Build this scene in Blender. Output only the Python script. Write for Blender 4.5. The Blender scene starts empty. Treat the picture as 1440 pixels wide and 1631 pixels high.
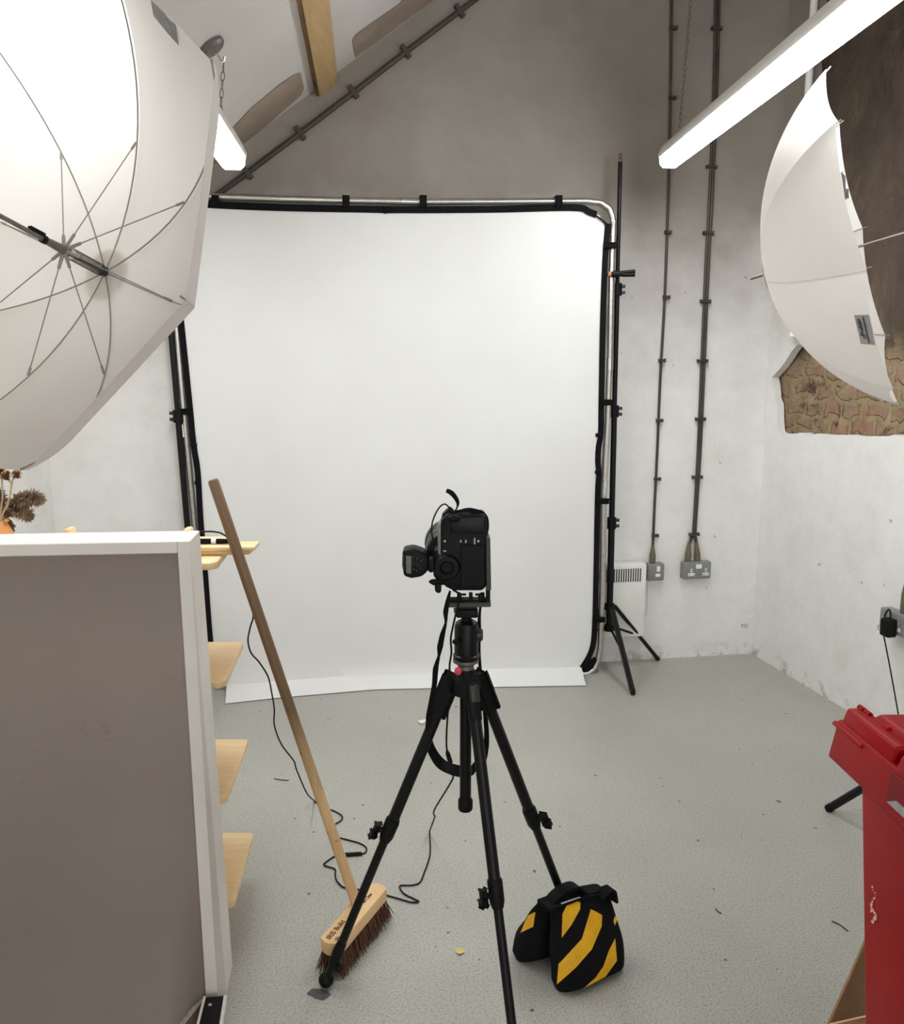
import bpy, bmesh, math, random
from math import pi, sin, cos, sqrt, radians, atan2
from mathutils import Vector as V, Matrix, noise
from mathutils.bvhtree import BVHTree
from mathutils.geometry import delaunay_2d_cdt

SC = bpy.context.scene
COL = SC.collection
rnd = random.Random(7)

# ------------------------------------------------------------------ camera, world, exposure
FPX, CX, CY, EYE = 1420.0, 720.0, 815.5, 1.55
PITCH = math.atan(242.5 / FPX)
cp, sp = cos(PITCH), sin(PITCH)
cam_d = bpy.data.cameras.new('camera')
cam = bpy.data.objects.new('camera', cam_d)
COL.objects.link(cam)
cam.location = (0, 0, EYE)
cam.rotation_euler = (pi / 2 - PITCH, 0, 0)
cam_d.sensor_fit = 'VERTICAL'
cam_d.sensor_height = 24.0
cam_d.lens = 24.0 * FPX / 1631.0
cam_d.clip_start = 0.02
SC.camera = cam
SC.view_settings.view_transform = 'Standard'
SC.view_settings.look = 'None'
SC.view_settings.gamma = 1.0
SC.view_settings.use_curve_mapping = False
SC.view_settings.exposure = 0.84
SC.cycles.max_bounces = 10
SC.cycles.diffuse_bounces = 7
SC.cycles.transmission_bounces = 6
SC.cycles.sample_clamp_indirect = 6.0
SC.cycles.use_denoising = True
LAMP = 22.0                      # radiance of the batten diffusers
LAMP_COL = (0.955, 0.99, 1.0)
world = bpy.data.worlds.new('world')
SC.world = world
world.use_nodes = True
world.node_tree.nodes['Background'].inputs[0].default_value = (0.955, 0.985, 1.0, 1)
world.node_tree.nodes['Background'].inputs[1].default_value = 1.2  # added ambient fill, coming in where the room is open behind the camera

# ------------------------------------------------------------------ rays from measured picture points to real places
ORG = V((0, 0, EYE))
def ray(px, py):
    dx = (px - CX) / FPX; dy = (CY - py) / FPX
    return V((dx, cp + dy * sp, -sp + dy * cp))
def AZ(px, py, z=0.0):
    r = ray(px, py); t = (z - EYE) / r.z
    return V((r.x * t, r.y * t, z))
def AY(px, py, y):
    r = ray(px, py); t = y / r.y
    return V((r.x * t, y, EYE + r.z * t))
def AP(px, py, p, n):
    r = ray(px, py); t = (p - ORG).dot(n) / r.dot(n)
    return ORG + r * t

# ------------------------------------------------------------------ materials
def lin(c):
    return tuple(((x / 255) / 12.92 if x <= 10.31 else (((x / 255) + 0.055) / 1.055) ** 2.4) for x in c)
class MT:
    def __init__(s, name):
        s.m = bpy.data.materials.new(name); s.m.use_nodes = True
        s.nt = s.m.node_tree; s.N = s.nt.nodes; s.L = s.nt.links
        s.b = s.N['Principled BSDF']; s.out = s.N['Material Output']
        s.tc = None
    def new(s, t, **k):
        n = s.N.new(t)
        for a, v in k.items(): setattr(n, a, v)
        return n
    def coord(s, scale=(1, 1, 1)):
        if s.tc is None: s.tc = s.new('ShaderNodeTexCoord')
        mp = s.new('ShaderNodeMapping'); mp.inputs['Scale'].default_value = scale
        s.L.new(s.tc.outputs['Object'], mp.inputs['Vector'])
        return mp.outputs['Vector']
    def noise(s, scale, detail=4, rough=0.55, vs=(1, 1, 1), dist=0.0):
        n = s.new('ShaderNodeTexNoise')
        n.inputs['Scale'].default_value = scale; n.inputs['Detail'].default_value = detail
        n.inputs['Roughness'].default_value = rough; n.inputs['Distortion'].default_value = dist
        s.L.new(s.coord(vs), n.inputs['Vector'])
        return n.outputs['Fac']
    def ramp(s, fac, stops):
        r = s.new('ShaderNodeValToRGB')
        e = r.color_ramp.elements
        while len(e) < len(stops): e.new(0.5)
        for i, (p, c) in enumerate(stops):
            e[i].position = p
            e[i].color = (c, c, c, 1) if isinstance(c, (int, float)) else (*lin(c), 1)
        s.L.new(fac, r.inputs['Fac'])
        return r.outputs['Color']
    def mix(s, fac, a, b, mode='MIX'):
        n = s.new('ShaderNodeMix', data_type='RGBA', blend_type=mode)
        for sock, v in ((n.inputs[0], fac), (n.inputs[6], a), (n.inputs[7], b)):
            if hasattr(v, 'is_linked'): s.L.new(v, sock)
            elif isinstance(v, (int, float)): sock.default_value = v
            else: sock.default_value = (*lin(v), 1)
        return n.outputs[2]
    def math(s, op, a, b=None):
        n = s.new('ShaderNodeMath', operation=op)
        for i, v in enumerate((a, b)):
            if v is None: continue
            if hasattr(v, 'is_linked'): s.L.new(v, n.inputs[i])
            else: n.inputs[i].default_value = v
        return n.outputs[0]
    def xyz(s):
        if s.tc is None: s.tc = s.new('ShaderNodeTexCoord')
        n = s.new('ShaderNodeSeparateXYZ'); s.L.new(s.tc.outputs['Object'], n.inputs[0])
        return n.outputs
    def color(s, v):
        if hasattr(v, 'is_linked'): s.L.new(v, s.b.inputs['Base Color'])
        else: s.b.inputs['Base Color'].default_value = (*lin(v), 1)
    def bump(s, h, strength=0.3, dist=0.01):
        n = s.new('ShaderNodeBump'); n.inputs['Strength'].default_value = strength
        n.inputs['Distance'].default_value = dist
        s.L.new(h, n.inputs['Height']); s.L.new(n.outputs[0], s.b.inputs['Normal'])
def plain(name, c, rough=0.5, metal=0.0, var=0.06, scale=20, bump=0.0, spec=None, bscale=None):
    m = MT(name)
    k = 1 - var
    f = m.ramp(m.noise(scale), [(0.3, tuple(x * k for x in c)), (0.7, tuple(min(255, x * (2 - k)) for x in c))])
    m.color(f)
    m.b.inputs['Roughness'].default_value = rough; m.b.inputs['Metallic'].default_value = metal
    if spec is not None: m.b.inputs['Specular IOR Level'].default_value = spec
    if bump: m.bump(m.noise(bscale or scale * 6), bump, 0.004)
    return m.m

def make_wall(name, seedshift=0.0):
    m = MT(name)
    base = m.ramp(m.noise(1.1 + seedshift, 6, 0.6), [(0.3, (229, 227, 223)), (0.55, (238, 237, 235)), (0.75, (241, 240, 239))])
    yel = m.ramp(m.noise(1.7 + seedshift, 5, 0.65, dist=0.4), [(0.62, 0.0), (0.78, 0.45)])
    c = m.mix(yel, base, (205, 192, 158))
    fine = m.ramp(m.noise(9, 8, 0.7), [(0.32, (243, 241, 238)), (0.6, (255, 255, 255))])
    c = m.mix(0.55, c, fine, 'MULTIPLY')
    spk = m.ramp(m.noise(23, 3, 0.5), [(0.735, 0.0), (0.76, 0.6)])
    c = m.mix(spk, c, (120, 108, 92))
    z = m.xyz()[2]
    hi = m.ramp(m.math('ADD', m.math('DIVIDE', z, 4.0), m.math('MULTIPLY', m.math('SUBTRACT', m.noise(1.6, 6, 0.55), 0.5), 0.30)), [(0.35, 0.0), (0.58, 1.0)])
    hi_mix = m.ramp(m.noise(2.3, 6, 0.6), [(0.25, 0.84), (0.7, 0.97)])
    c = m.mix(m.math('MULTIPLY', hi, hi_mix), c, (134, 125, 115))      # grey-brown mixed in with height, above an uneven limit
    low = m.ramp(z, [(0.0, 0.8), (0.09, 0.0)])
    sc = m.ramp(m.noise(14, 6, 0.7), [(0.5, 0.0), (0.62, 0.8)])
    c = m.mix(m.math('MULTIPLY', low, sc), c, (128, 116, 98))
    m.color(c); m.b.inputs['Roughness'].default_value = 0.75
    m.b.inputs['Specular IOR Level'].default_value = 0.25
    m.bump(m.noise(4, 7, 0.55), 0.28, 0.025)
    return m.m

M = {}
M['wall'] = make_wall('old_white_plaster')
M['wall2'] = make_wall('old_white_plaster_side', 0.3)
M['ceiling'] = plain('ceiling_paint', (202, 199, 194), 0.8, var=0.03, scale=2)
M['bare'] = plain('bare_plasterboard', (152, 136, 122), 0.9, var=0.08, scale=5)

def make_floor():
    m = MT('grey_sheet_floor')
    big = m.ramp(m.noise(0.9, 5, 0.6), [(0.3, (176, 175, 168)), (0.7, (192, 191, 183))])
    grain = m.ramp(m.noise(170, 3, 0.7), [(0.30, (168, 166, 162)), (0.5, (238, 237, 234)), (0.70, (255, 255, 255))])
    c = m.mix(0.85, big, grain, 'MULTIPLY')
    fl = m.ramp(m.noise(310, 2, 0.6), [(0.64, 0.0), (0.72, 0.6)])
    c = m.mix(fl, c, (96, 94, 90))
    lt = m.ramp(m.noise(240, 2, 0.6, vs=(1, 1, 1.3)), [(0.62, 0.0), (0.74, 0.5)])
    c = m.mix(lt, c, (214, 213, 206))
    brown = m.ramp(m.noise(2.0, 7, 0.7, dist=0.6), [(0.58, 0.0), (0.72, 0.35)])
    c = m.mix(brown, c, (158, 146, 128))
    scuff = m.ramp(m.noise(6, 8, 0.75, vs=(1, 3, 1)), [(0.66, 0.0), (0.74, 0.5)])
    c = m.mix(scuff, c, (116, 114, 108))
    dots = m.ramp(m.noise(34, 1, 0.4), [(0.775, 0.0), (0.79, 0.8)])
    c = m.mix(dots, c, (62, 58, 54))
    m.color(c); m.b.inputs['Roughness'].default_value = 0.42
    m.b.inputs['Specular IOR Level'].default_value = 0.35
    m.bump(m.noise(210, 2), 0.12, 0.002)
    return m.m
M['floor'] = make_floor()

def make_rough():
    m = MT('stripped_masonry')
    z = m.xyz()[2]
    # upper: dark old plaster and render in vertical streaks
    up = m.ramp(m.noise(3.2, 12, 0.78, vs=(1, 1, 0.5), dist=0.35), [(0.28, (52, 43, 38)), (0.45, (82, 69, 60)), (0.58, (94, 82, 71)), (0.68, (118, 106, 90)), (0.80, (150, 145, 138))])
    och = m.ramp(m.noise(4.2, 6, 0.65, vs=(1, 1, 0.5), dist=1.2), [(0.58, 0.0), (0.68, 0.45)])
    up = m.mix(och, up, (132, 110, 74))
    # lower: rubble bricks in sandy mortar
    nz = m.new('ShaderNodeTexNoise'); nz.inputs['Scale'].default_value = 7; nz.inputs['Detail'].default_value = 5
    cv = m.coord((1, 1, 1)); m.L.new(cv, nz.inputs['Vector'])
    va = m.new('ShaderNodeVectorMath', operation='MULTIPLY_ADD')
    m.L.new(nz.outputs['Color'], va.inputs[0]); va.inputs[1].default_value = (0.15, 0.15, 0.15); m.L.new(cv, va.inputs[2])
    comb = m.new('ShaderNodeSeparateXYZ'); m.L.new(va.outputs[0], comb.inputs[0])
    cc = m.new('ShaderNodeCombineXYZ'); m.L.new(comb.outputs[1], cc.inputs[0]); m.L.new(comb.outputs[2], cc.inputs[1])
    br = m.new('ShaderNodeTexBrick'); m.L.new(cc.outputs[0], br.inputs['Vector'])
    br.inputs['Scale'].default_value = 1.0; br.inputs['Brick Width'].default_value = 0.15; br.inputs['Row Height'].default_value = 0.085
    br.inputs['Mortar Size'].default_value = 0.018; br.inputs['Mortar Smooth'].default_value = 0.35; br.inputs['Bias'].default_value = 0.0
    br.inputs['Color1'].default_value = (*lin((178, 136, 120)), 1); br.inputs['Color2'].default_value = (*lin((168, 142, 122)), 1)
    br.inputs['Mortar'].default_value = (*lin((180, 160, 126)), 1)
    lo = m.mix(0.6, br.outputs['Color'], m.ramp(m.noise(11, 8, 0.7, dist=0.5), [(0.3, (150, 138, 124)), (0.5, (226, 220, 208)), (0.7, (255, 252, 244))]), 'MULTIPLY')
    pale = m.ramp(m.noise(8.0, 9, 0.75), [(0.52, 0.0), (0.66, 0.7)])
    lo = m.mix(pale, lo, (186, 164, 138))
    rub = m.ramp(m.noise(3.4, 5, 0.6), [(0.42, 0.0), (0.56, 0.75)])
    lo = m.mix(rub, lo, m.ramp(m.noise(18, 9, 0.75), [(0.3, (112, 94, 76)), (0.5, (158, 138, 110)), (0.7, (184, 170, 148))]))
    dk = m.ramp(m.noise(6.3, 7, 0.7, dist=0.9), [(0.56, 0.0), (0.63, 0.85)])
    lo = m.mix(dk, lo, (66, 54, 46))
    sel = m.ramp(m.math('ADD', z, m.math('MULTIPLY', m.noise(3.0, 4), 0.30)), [(0.0, 0.0), (1.0, 1.0)])
    f = m.new('ShaderNodeMapRange'); f.inputs['From Min'].default_value = 1.66; f.inputs['From Max'].default_value = 1.80
    m.L.new(m.math('ADD', z, m.math('MULTIPLY', m.noise(3.0, 4), 0.30)), f.inputs['Value'])
    m.color(m.mix(f.outputs[0], lo, up)); m.b.inputs['Roughness'].default_value = 0.92
    m.b.inputs['Specular IOR Level'].default_value = 0.15
    m.bump(m.math('ADD', m.noise(16, 9, 0.7), m.math('MULTIPLY', m.math('MULTIPLY', br.outputs['Fac'], -0.5), m.math('SUBTRACT', 1.0, f.outputs[0]))), 0.9, 0.03)
    return m.m
M['rough'] = make_rough()

def make_wood(name, c1, c2, vs, scale=6, rough=0.5, extra=None):
    m = MT(name)
    c = m.ramp(m.noise(scale, 6, 0.6, vs=vs, dist=0.6), [(0.3, c1), (0.7, c2)])
    if extra: c = extra(m, c)
    m.color(c); m.b.inputs['Roughness'].default_value = rough
    return m.m
M['ply'] = make_wood('birch_plywood', (222, 188, 138), (236, 206, 158), (1, 9, 4), 5, 0.45)
M['beam'] = make_wood('pine_beam', (168, 138, 94), (188, 158, 112), (12, 1, 12), 3, 0.75)
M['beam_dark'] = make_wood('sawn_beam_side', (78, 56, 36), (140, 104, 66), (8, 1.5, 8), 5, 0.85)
def darker_upper(m, c):
    z = m.xyz()[2]
    f = m.new('ShaderNodeMapRange'); f.inputs['From Min'].default_value = 0.42; f.inputs['From Max'].default_value = 0.72
    m.L.new(m.math('ADD', z, m.math('MULTIPLY', m.noise(9, 4), 0.1)), f.inputs['Value'])
    c = m.mix(m.math('MULTIPLY', f.outputs[0], 0.9), c, (92, 66, 42))       # darker brown towards the upper half of the handle
    knots = m.ramp(m.noise(40, 2), [(0.70, 0.0), (0.76, 0.8)])
    return m.mix(knots, c, (92, 60, 34))
M['handle'] = make_wood('broom_handle_wood', (206, 168, 118), (222, 188, 140), (10, 10, 1), 6, 0.5, darker_upper)
M['block'] = make_wood('broom_head_wood', (214, 176, 124), (232, 196, 146), (4, 4, 1), 7, 0.6)
M['bristle'] = make_wood('brown_bristles', (62, 40, 26), (108, 72, 46), (60, 60, 2), 4, 0.8)

M['white_paint'] = plain('white_gloss_board', (226, 220, 212), 0.45, var=0.03, scale=3)
M['frame_face'] = plain('worn_white_frame', (206, 194, 180), 0.55, var=0.09, scale=9)
def make_panel():
    m = MT('taupe_hardboard')
    c = m.ramp(m.noise(1.5, 5), [(0.3, (173, 162, 154)), (0.7, (183, 172, 164))])
    dirt = m.ramp(m.noise(8, 8, 0.75), [(0.62, 0.0), (0.74, 0.4)])
    c = m.mix(dirt, c, (108, 96, 86))
    m.color(c); m.b.inputs['Roughness'].default_value = 0.6
    return m.m
M['panel'] = make_panel()
M['black'] = plain('black_metal', (14, 14, 15), 0.4, 0.0, 0.1, 30, spec=0.25)
M['black_soft'] = plain('black_plastic', (12, 12, 13), 0.55, 0.0, 0.1, 40, spec=0.2)
M['black_fabric'] = plain('black_fabric', (20, 20, 22), 0.9, 0.0, 0.15, 60, 0.4, spec=0.15, bscale=500)
M['dark_grey'] = plain('dark_grey_plastic', (46, 46, 46), 0.45, 0.0, 0.08, 30)
M['grey_metal'] = plain('grey_cast_metal', (118, 112, 106), 0.45, 0.6, 0.08, 30)
M['rib_grey'] = plain('pale_grey_rib', (150, 148, 140), 0.45, 0.2, 0.05, 30)
M['alu'] = plain('brushed_aluminium', (196, 192, 186), 0.30, 0.92, 0.05, 60)
M['steel'] = plain('bright_steel', (206, 206, 204), 0.25, 0.95, 0.04, 60)
M['brass'] = plain('brass_spigot', (150, 130, 96), 0.35, 0.9, 0.05, 40)
M['copper_tape'] = plain('orange_grip', (170, 106, 70), 0.5, 0.0, 0.05, 40)
M['white_plastic'] = plain('white_plastic', (232, 231, 226), 0.4, 0.0, 0.02, 10)
M['socket_grey'] = plain('grey_enamel_box', (130, 130, 130), 0.4, 0.0, 0.05, 40)
M['olive_cable'] = plain('grey_brown_cable', (66, 58, 49), 0.6, 0.0, 0.12, 12)
M['shroud'] = plain('olive_pvc_shroud', (100, 94, 66), 0.5, 0.0, 0.1, 20)
M['light_box'] = plain('light_fitting_white', (206, 202, 196), 0.45, 0.0, 0.02, 8)
M['label_grey'] = plain('grey_label_cloth', (158, 156, 156), 0.7, 0.0, 0.1, 60)
M['label_dark'] = plain('dark_grey_label_cloth', (120, 118, 118), 0.7, 0.0, 0.14, 60)
M['ink'] = plain('black_ink', (26, 24, 26), 0.6, 0.0, 0.0, 5)
M['pencil'] = plain('brown_marker_ink', (86, 56, 36), 0.7, 0.0, 0.1, 50)
M['yellow'] = plain('yellow_nylon', (246, 184, 22), 0.62, 0.0, 0.06, 25, 0.35, bscale=45)
M['red'] = plain('red_plastic', (158, 3, 16), 0.42, 0.0, 0.05, 6, spec=0.18)
M['red_dot'] = plain('red_badge', (214, 60, 84), 0.35, 0.0, 0.02, 6)
M['card'] = make_wood('brown_cardboard', (140, 108, 72), (156, 124, 84), (3, 3, 9), 6, 0.85)
M['card_lit'] = make_wood('lit_cardboard', (214, 184, 146), (226, 200, 164), (3, 3, 9), 6, 0.85)
M['terracotta'] = plain('orange_ceramic', (222, 152, 92), 0.5, 0.0, 0.04, 8)
M['pampas'] = plain('pampas_brown', (138, 118, 98), 0.95, 0.0, 0.2, 30)
M['stem'] = plain('dry_stem', (186, 166, 138), 0.8, 0.0, 0.12, 30)
M['petal'] = plain('dry_yellow_petals', (206, 156, 62), 0.85, 0.0, 0.16, 60)
M['petal_dark'] = plain('dry_brown_petals', (92, 54, 34), 0.9, 0.0, 0.2, 60)
M['petal_purple'] = plain('dry_purple_petals', (92, 76, 112), 0.9, 0.0, 0.2, 60)
M['foliage'] = plain('dark_dry_leaf', (58, 58, 56), 0.9, 0.0, 0.2, 40)
M['paper'] = plain('white_scrap', (232, 228, 214), 0.8, 0.0, 0.04, 40)
M['leaf'] = plain('yellow_leaf', (212, 190, 118), 0.7, 0.0, 0.1, 60)
M['twig'] = plain('dark_twig', (64, 54, 44), 0.8, 0.0, 0.1, 60)
M['tape'] = plain('dark_gaffer_tape', (74, 74, 74), 0.55, 0.0, 0.1, 60)
M['lcd'] = plain('grey_lcd', (96, 98, 96), 0.25, 0.0, 0.02, 10)
M['screen'] = plain('camera_screen', (8, 8, 11), 0.3, 0.0, 0.02, 10, spec=0.12)
M['mark'] = plain('pale_marking', (196, 196, 192), 0.6, 0.0, 0.0, 5)
M['chip'] = plain('chipped_pale_scratch', (226, 176, 168), 0.8, 0.0, 0.1, 60)
M['wall_mark'] = plain('grey_marker_on_wall', (128, 126, 120), 0.8, 0.0, 0.05, 60)
M['dark_hole'] = plain('dark_slot', (48, 46, 42), 0.8, 0.0, 0.0, 5)
M['flat_brown'] = plain('flat_brown_piece', (84, 66, 44), 0.9, 0.0, 0.1, 30)

def make_fabric():
    m = MT('white_backdrop_cloth')
    m.color(m.ramp(m.noise(2.0, 4), [(0.3, (226, 225, 223)), (0.7, (232, 232, 230))]))
    m.b.inputs['Roughness'].default_value = 0.85; m.b.inputs['Specular IOR Level'].default_value = 0.1
    m.bump(m.noise(3.5, 3, 0.5), 0.12, 0.03)
    return m.m
M['cloth'] = make_fabric()
def make_canopy():
    m = MT('white_umbrella_nylon')
    m.N.remove(m.b)
    d = m.new('ShaderNodeBsdfDiffuse'); t = m.new('ShaderNodeBsdfTranslucent')
    n = m.noise(3.0, 3)
    c1 = m.ramp(n, [(0.3, (236, 230, 224)), (0.7, (242, 238, 233))])
    m.L.new(c1, d.inputs['Color']); m.L.new(c1, t.inputs['Color'])
    mx = m.new('ShaderNodeMixShader'); mx.inputs[0].default_value = 0.33
    m.L.new(d.outputs[0], mx.inputs[1]); m.L.new(t.outputs[0], mx.inputs[2])
    bp = m.new('ShaderNodeBump'); bp.inputs['Strength'].default_value = 0.15; bp.inputs['Distance'].default_value = 0.02
    m.L.new(m.noise(7, 4, 0.5), bp.inputs['Height']); m.L.new(bp.outputs[0], d.inputs['Normal'])
    m.L.new(mx.outputs[0], m.out.inputs['Surface'])
    return m.m
M['canopy'] = make_canopy()
def make_emit():
    m = MT('lit_diffuser')
    m.b.inputs['Base Color'].default_value = (0.9, 0.9, 0.9, 1)
    m.b.inputs['Emission Color'].default_value = (*LAMP_COL, 1)
    m.b.inputs['Emission Strength'].default_value = LAMP
    return m.m
M['emit'] = make_emit()

# ------------------------------------------------------------------ mesh helpers (all in world coordinates)
def fr(d):
    d = d.normalized()
    a = V((0, 0, 1)) if abs(d.z) < 0.9 else V((1, 0, 0))
    u = d.cross(a).normalized()
    return u, d.cross(u).normalized()
def tube(bm, pts, r, n=10, cap=True, closed=False, sx=1.0):
    pts = [V(p) for p in pts]
    k = len(pts)
    rs = list(r) if isinstance(r, (list, tuple)) else [r] * k
    tan = []
    for i in range(k):
        if closed: t = pts[(i + 1) % k] - pts[i - 1]
        else: t = pts[min(i + 1, k - 1)] - pts[max(i - 1, 0)]
        tan.append(t.normalized())
    u, w = fr(tan[0]); rings = []
    for i in range(k):
        if i:
            u = (u - tan[i] * u.dot(tan[i])); u = u.normalized() if u.length > 1e-8 else fr(tan[i])[0]
            w = tan[i].cross(u)
        rings.append([bm.verts.new(pts[i] + (u * cos(2 * pi * j / n) * sx + w * sin(2 * pi * j / n)) * rs[i]) for j in range(n)])
    for i in range(k if closed else k - 1):
        a, b = rings[i], rings[(i + 1) % k]
        for j in range(n):
            bm.faces.new((a[j], a[(j + 1) % n], b[(j + 1) % n], b[j]))
    if cap and not closed:
        bm.faces.new(rings[0][::-1]); bm.faces.new(rings[-1])
def lathe(bm, o, ax, prof, n=20):
    o = V(o); ax = V(ax).normalized(); u, w = fr(ax); rings = []
    for r, h in prof:
        rings.append([bm.verts.new(o + ax * h + (u * cos(2 * pi * j / n) + w * sin(2 * pi * j / n)) * max(r, 1e-4)) for j in range(n)])
    for a, b in zip(rings, rings[1:]):
        for j in range(n): bm.faces.new((a[j], a[(j + 1) % n], b[(j + 1) % n], b[j]))
    bm.faces.new(rings[0][::-1]); bm.faces.new(rings[-1])
def box(bm, c, s, rot=None, bev=0.0, seg=2):
    vs = bmesh.ops.create_cube(bm, size=1.0)['verts']
    R = rot or Matrix.Identity(3)
    for v in vs: v.co = V(c) + R @ V((v.co.x * s[0], v.co.y * s[1], v.co.z * s[2]))
    if bev:
        es = list({e for v in vs for e in v.link_edges})
        bmesh.ops.bevel(bm, geom=es, offset=bev, segments=seg, affect='EDGES', profile=0.5)
def hexa(bm, p, bev=0.0, seg=2):
    """eight corners: bottom four, top four"""
    vs = [bm.verts.new(V(q)) for q in p]
    fs = [(0, 3, 2, 1), (4, 5, 6, 7), (0, 1, 5, 4), (1, 2, 6, 5), (2, 3, 7, 6), (3, 0, 4, 7)]
    for f in fs: bm.faces.new([vs[i] for i in f])
    if bev:
        es = list({e for v in vs for e in v.link_edges})
        bmesh.ops.bevel(bm, geom=es, offset=bev, segments=seg, affect='EDGES', profile=0.5)
def prism(bm, poly, vec, bev=0.0, seg=2):
    vec = V(vec); a = [bm.verts.new(V(p)) for p in poly]; b = [bm.verts.new(V(p) + vec) for p in poly]
    n = len(a); fs = [bm.faces.new(a), bm.faces.new(b[::-1])]
    for i in range(n): fs.append(bm.faces.new((a[i], b[i], b[(i + 1) % n], a[(i + 1) % n])))
    if bev:
        es = list({e for v in a + b for e in v.link_edges})
        bmesh.ops.bevel(bm, geom=es, offset=bev, segments=seg, affect='EDGES', profile=0.5)
def ball(bm, c, r, s=(1, 1, 1), n=14, rot=None):
    vs = bmesh.ops.create_uvsphere(bm, u_segments=n, v_segments=max(6, n // 2 + 1), radius=r)['verts']
    R = rot or Matrix.Identity(3)
    for v in vs: v.co = V(c) + R @ V((v.co.x * s[0], v.co.y * s[1], v.co.z * s[2]))
def ribbon(bm, pts, wd, width, th):
    """flat strap: wd and width per point"""
    k = len(pts); rings = []
    for i in range(k):
        t = (V(pts[min(i + 1, k - 1)]) - V(pts[max(i - 1, 0)])).normalized()
        w = V(wd[i] if isinstance(wd, list) else wd); w = (w - t * w.dot(t)).normalized(); nn = t.cross(w)
        W = (width[i] if isinstance(width, (list, tuple)) else width) / 2
        p = V(pts[i])
        rings.append([bm.verts.new(p + w * W + nn * th / 2), bm.verts.new(p - w * W + nn * th / 2),
                      bm.verts.new(p - w * W - nn * th / 2), bm.verts.new(p + w * W - nn * th / 2)])
    for a, b in zip(rings, rings[1:]):
        for j in range(4): bm.faces.new((a[j], a[(j + 1) % 4], b[(j + 1) % 4], b[j]))
    bm.faces.new(rings[0][::-1]); bm.faces.new(rings[-1])
def smooth_path(pts, n=6):
    pts = [V(p) for p in pts]; out = []
    for i in range(len(pts) - 1):
        p0 = pts[max(i - 1, 0)]; p1 = pts[i]; p2 = pts[i + 1]; p3 = pts[min(i + 2, len(pts) - 1)]
        for k in range(n):
            t = k / n
            out.append(0.5 * ((2 * p1) + (p2 - p0) * t + (2 * p0 - 5 * p1 + 4 * p2 - p3) * t * t + (3 * p1 - p0 - 3 * p2 + p3) * t ** 3))
    out.append(pts[-1])
    return out
def grid(bm, rows):
    vr = [[bm.verts.new(V(p)) for p in r] for r in rows]
    for a, b in zip(vr, vr[1:]):
        for j in range(len(a) - 1): bm.faces.new((a[j], a[j + 1], b[j + 1], b[j]))
    return vr
def B(): return bmesh.new()
def one(f, *a, **k):
    bm = B(); f(bm, *a, **k); return bm

def put(name, bm, mat, loc, parent=None, ang=35, keep=False):
    bmesh.ops.recalc_face_normals(bm, faces=bm.faces)
    me = bpy.data.meshes.new(name)
    bmesh.ops.translate(bm, verts=bm.verts, vec=-V(loc))
    bm.to_mesh(me); bm.free()
    for p in me.polygons: p.use_smooth = True
    if not keep: me.set_sharp_from_angle(angle=radians(ang))
    me.materials.append(mat if not isinstance(mat, str) else M[mat])
    o = bpy.data.objects.new(name, me); COL.objects.link(o)
    if parent is not None: o.parent = parent
    return o
def info(o, label, cat, group=None):
    o['label'] = label; o['category'] = cat
    if group: o['group'] = group
class Thing:
    def __init__(s, name, label, cat, loc, group=None):
        s.loc = V(loc); s.o = bpy.data.objects.new(name, None); COL.objects.link(s.o)
        s.o.location = s.loc; s.o.empty_display_size = 0.05
        info(s.o, label, cat, group)
    def part(s, name, bm, mat, parent=None, label=None, ang=35, keep=False):
        o = put(name, bm, mat, s.loc, parent or s.o, ang, keep)
        if label: o['label'] = label
        return o
def single(name, bm, mat, label, cat, loc, group=None, ang=35):
    o = put(name, bm, mat, loc, None, ang); o.location = V(loc); info(o, label, cat, group); return o
def struct(name, bm, mat, ang=35, parent=None, loc=(0, 0, 0)):
    o = put(name, bm, mat, loc, parent, ang)
    if parent is None: o['kind'] = 'structure'
    return o
def text_bm(txt, origin, xd, yd, size, bold=0.0):
    cu = bpy.data.curves.new('txt', 'FONT'); cu.body = txt; cu.size = size; cu.resolution_u = 3; cu.offset = bold
    ob = bpy.data.objects.new('txt', cu); COL.objects.link(ob)
    bpy.context.view_layer.update()
    me = bpy.data.meshes.new_from_object(ob.evaluated_get(bpy.context.evaluated_depsgraph_get()))
    bpy.data.objects.remove(ob); bpy.data.curves.remove(cu)
    bm = B(); bm.from_mesh(me); bpy.data.meshes.remove(me)
    xd = V(xd); yd = V(yd)
    for v in bm.verts: v.co = V(origin) + xd * v.co.x + yd * v.co.y
    return bm
def bvh_of(o):
    me = o.data; off = V(o.location)
    p = o.parent
    while p is not None: off = off + V(p.location); p = p.parent
    return BVHTree.FromPolygons([v.co + off for v in me.vertices], [tuple(p.vertices) for p in me.polygons])
def inside(p, poly):
    c = False; j = len(poly) - 1
    for i in range(len(poly)):
        if (poly[i][1] > p[1]) != (poly[j][1] > p[1]) and p[0] < (poly[j][0] - poly[i][0]) * (p[1] - poly[i][1]) / (poly[j][1] - poly[i][1]) + poly[i][0]: c = not c
        j = i
    return c
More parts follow.
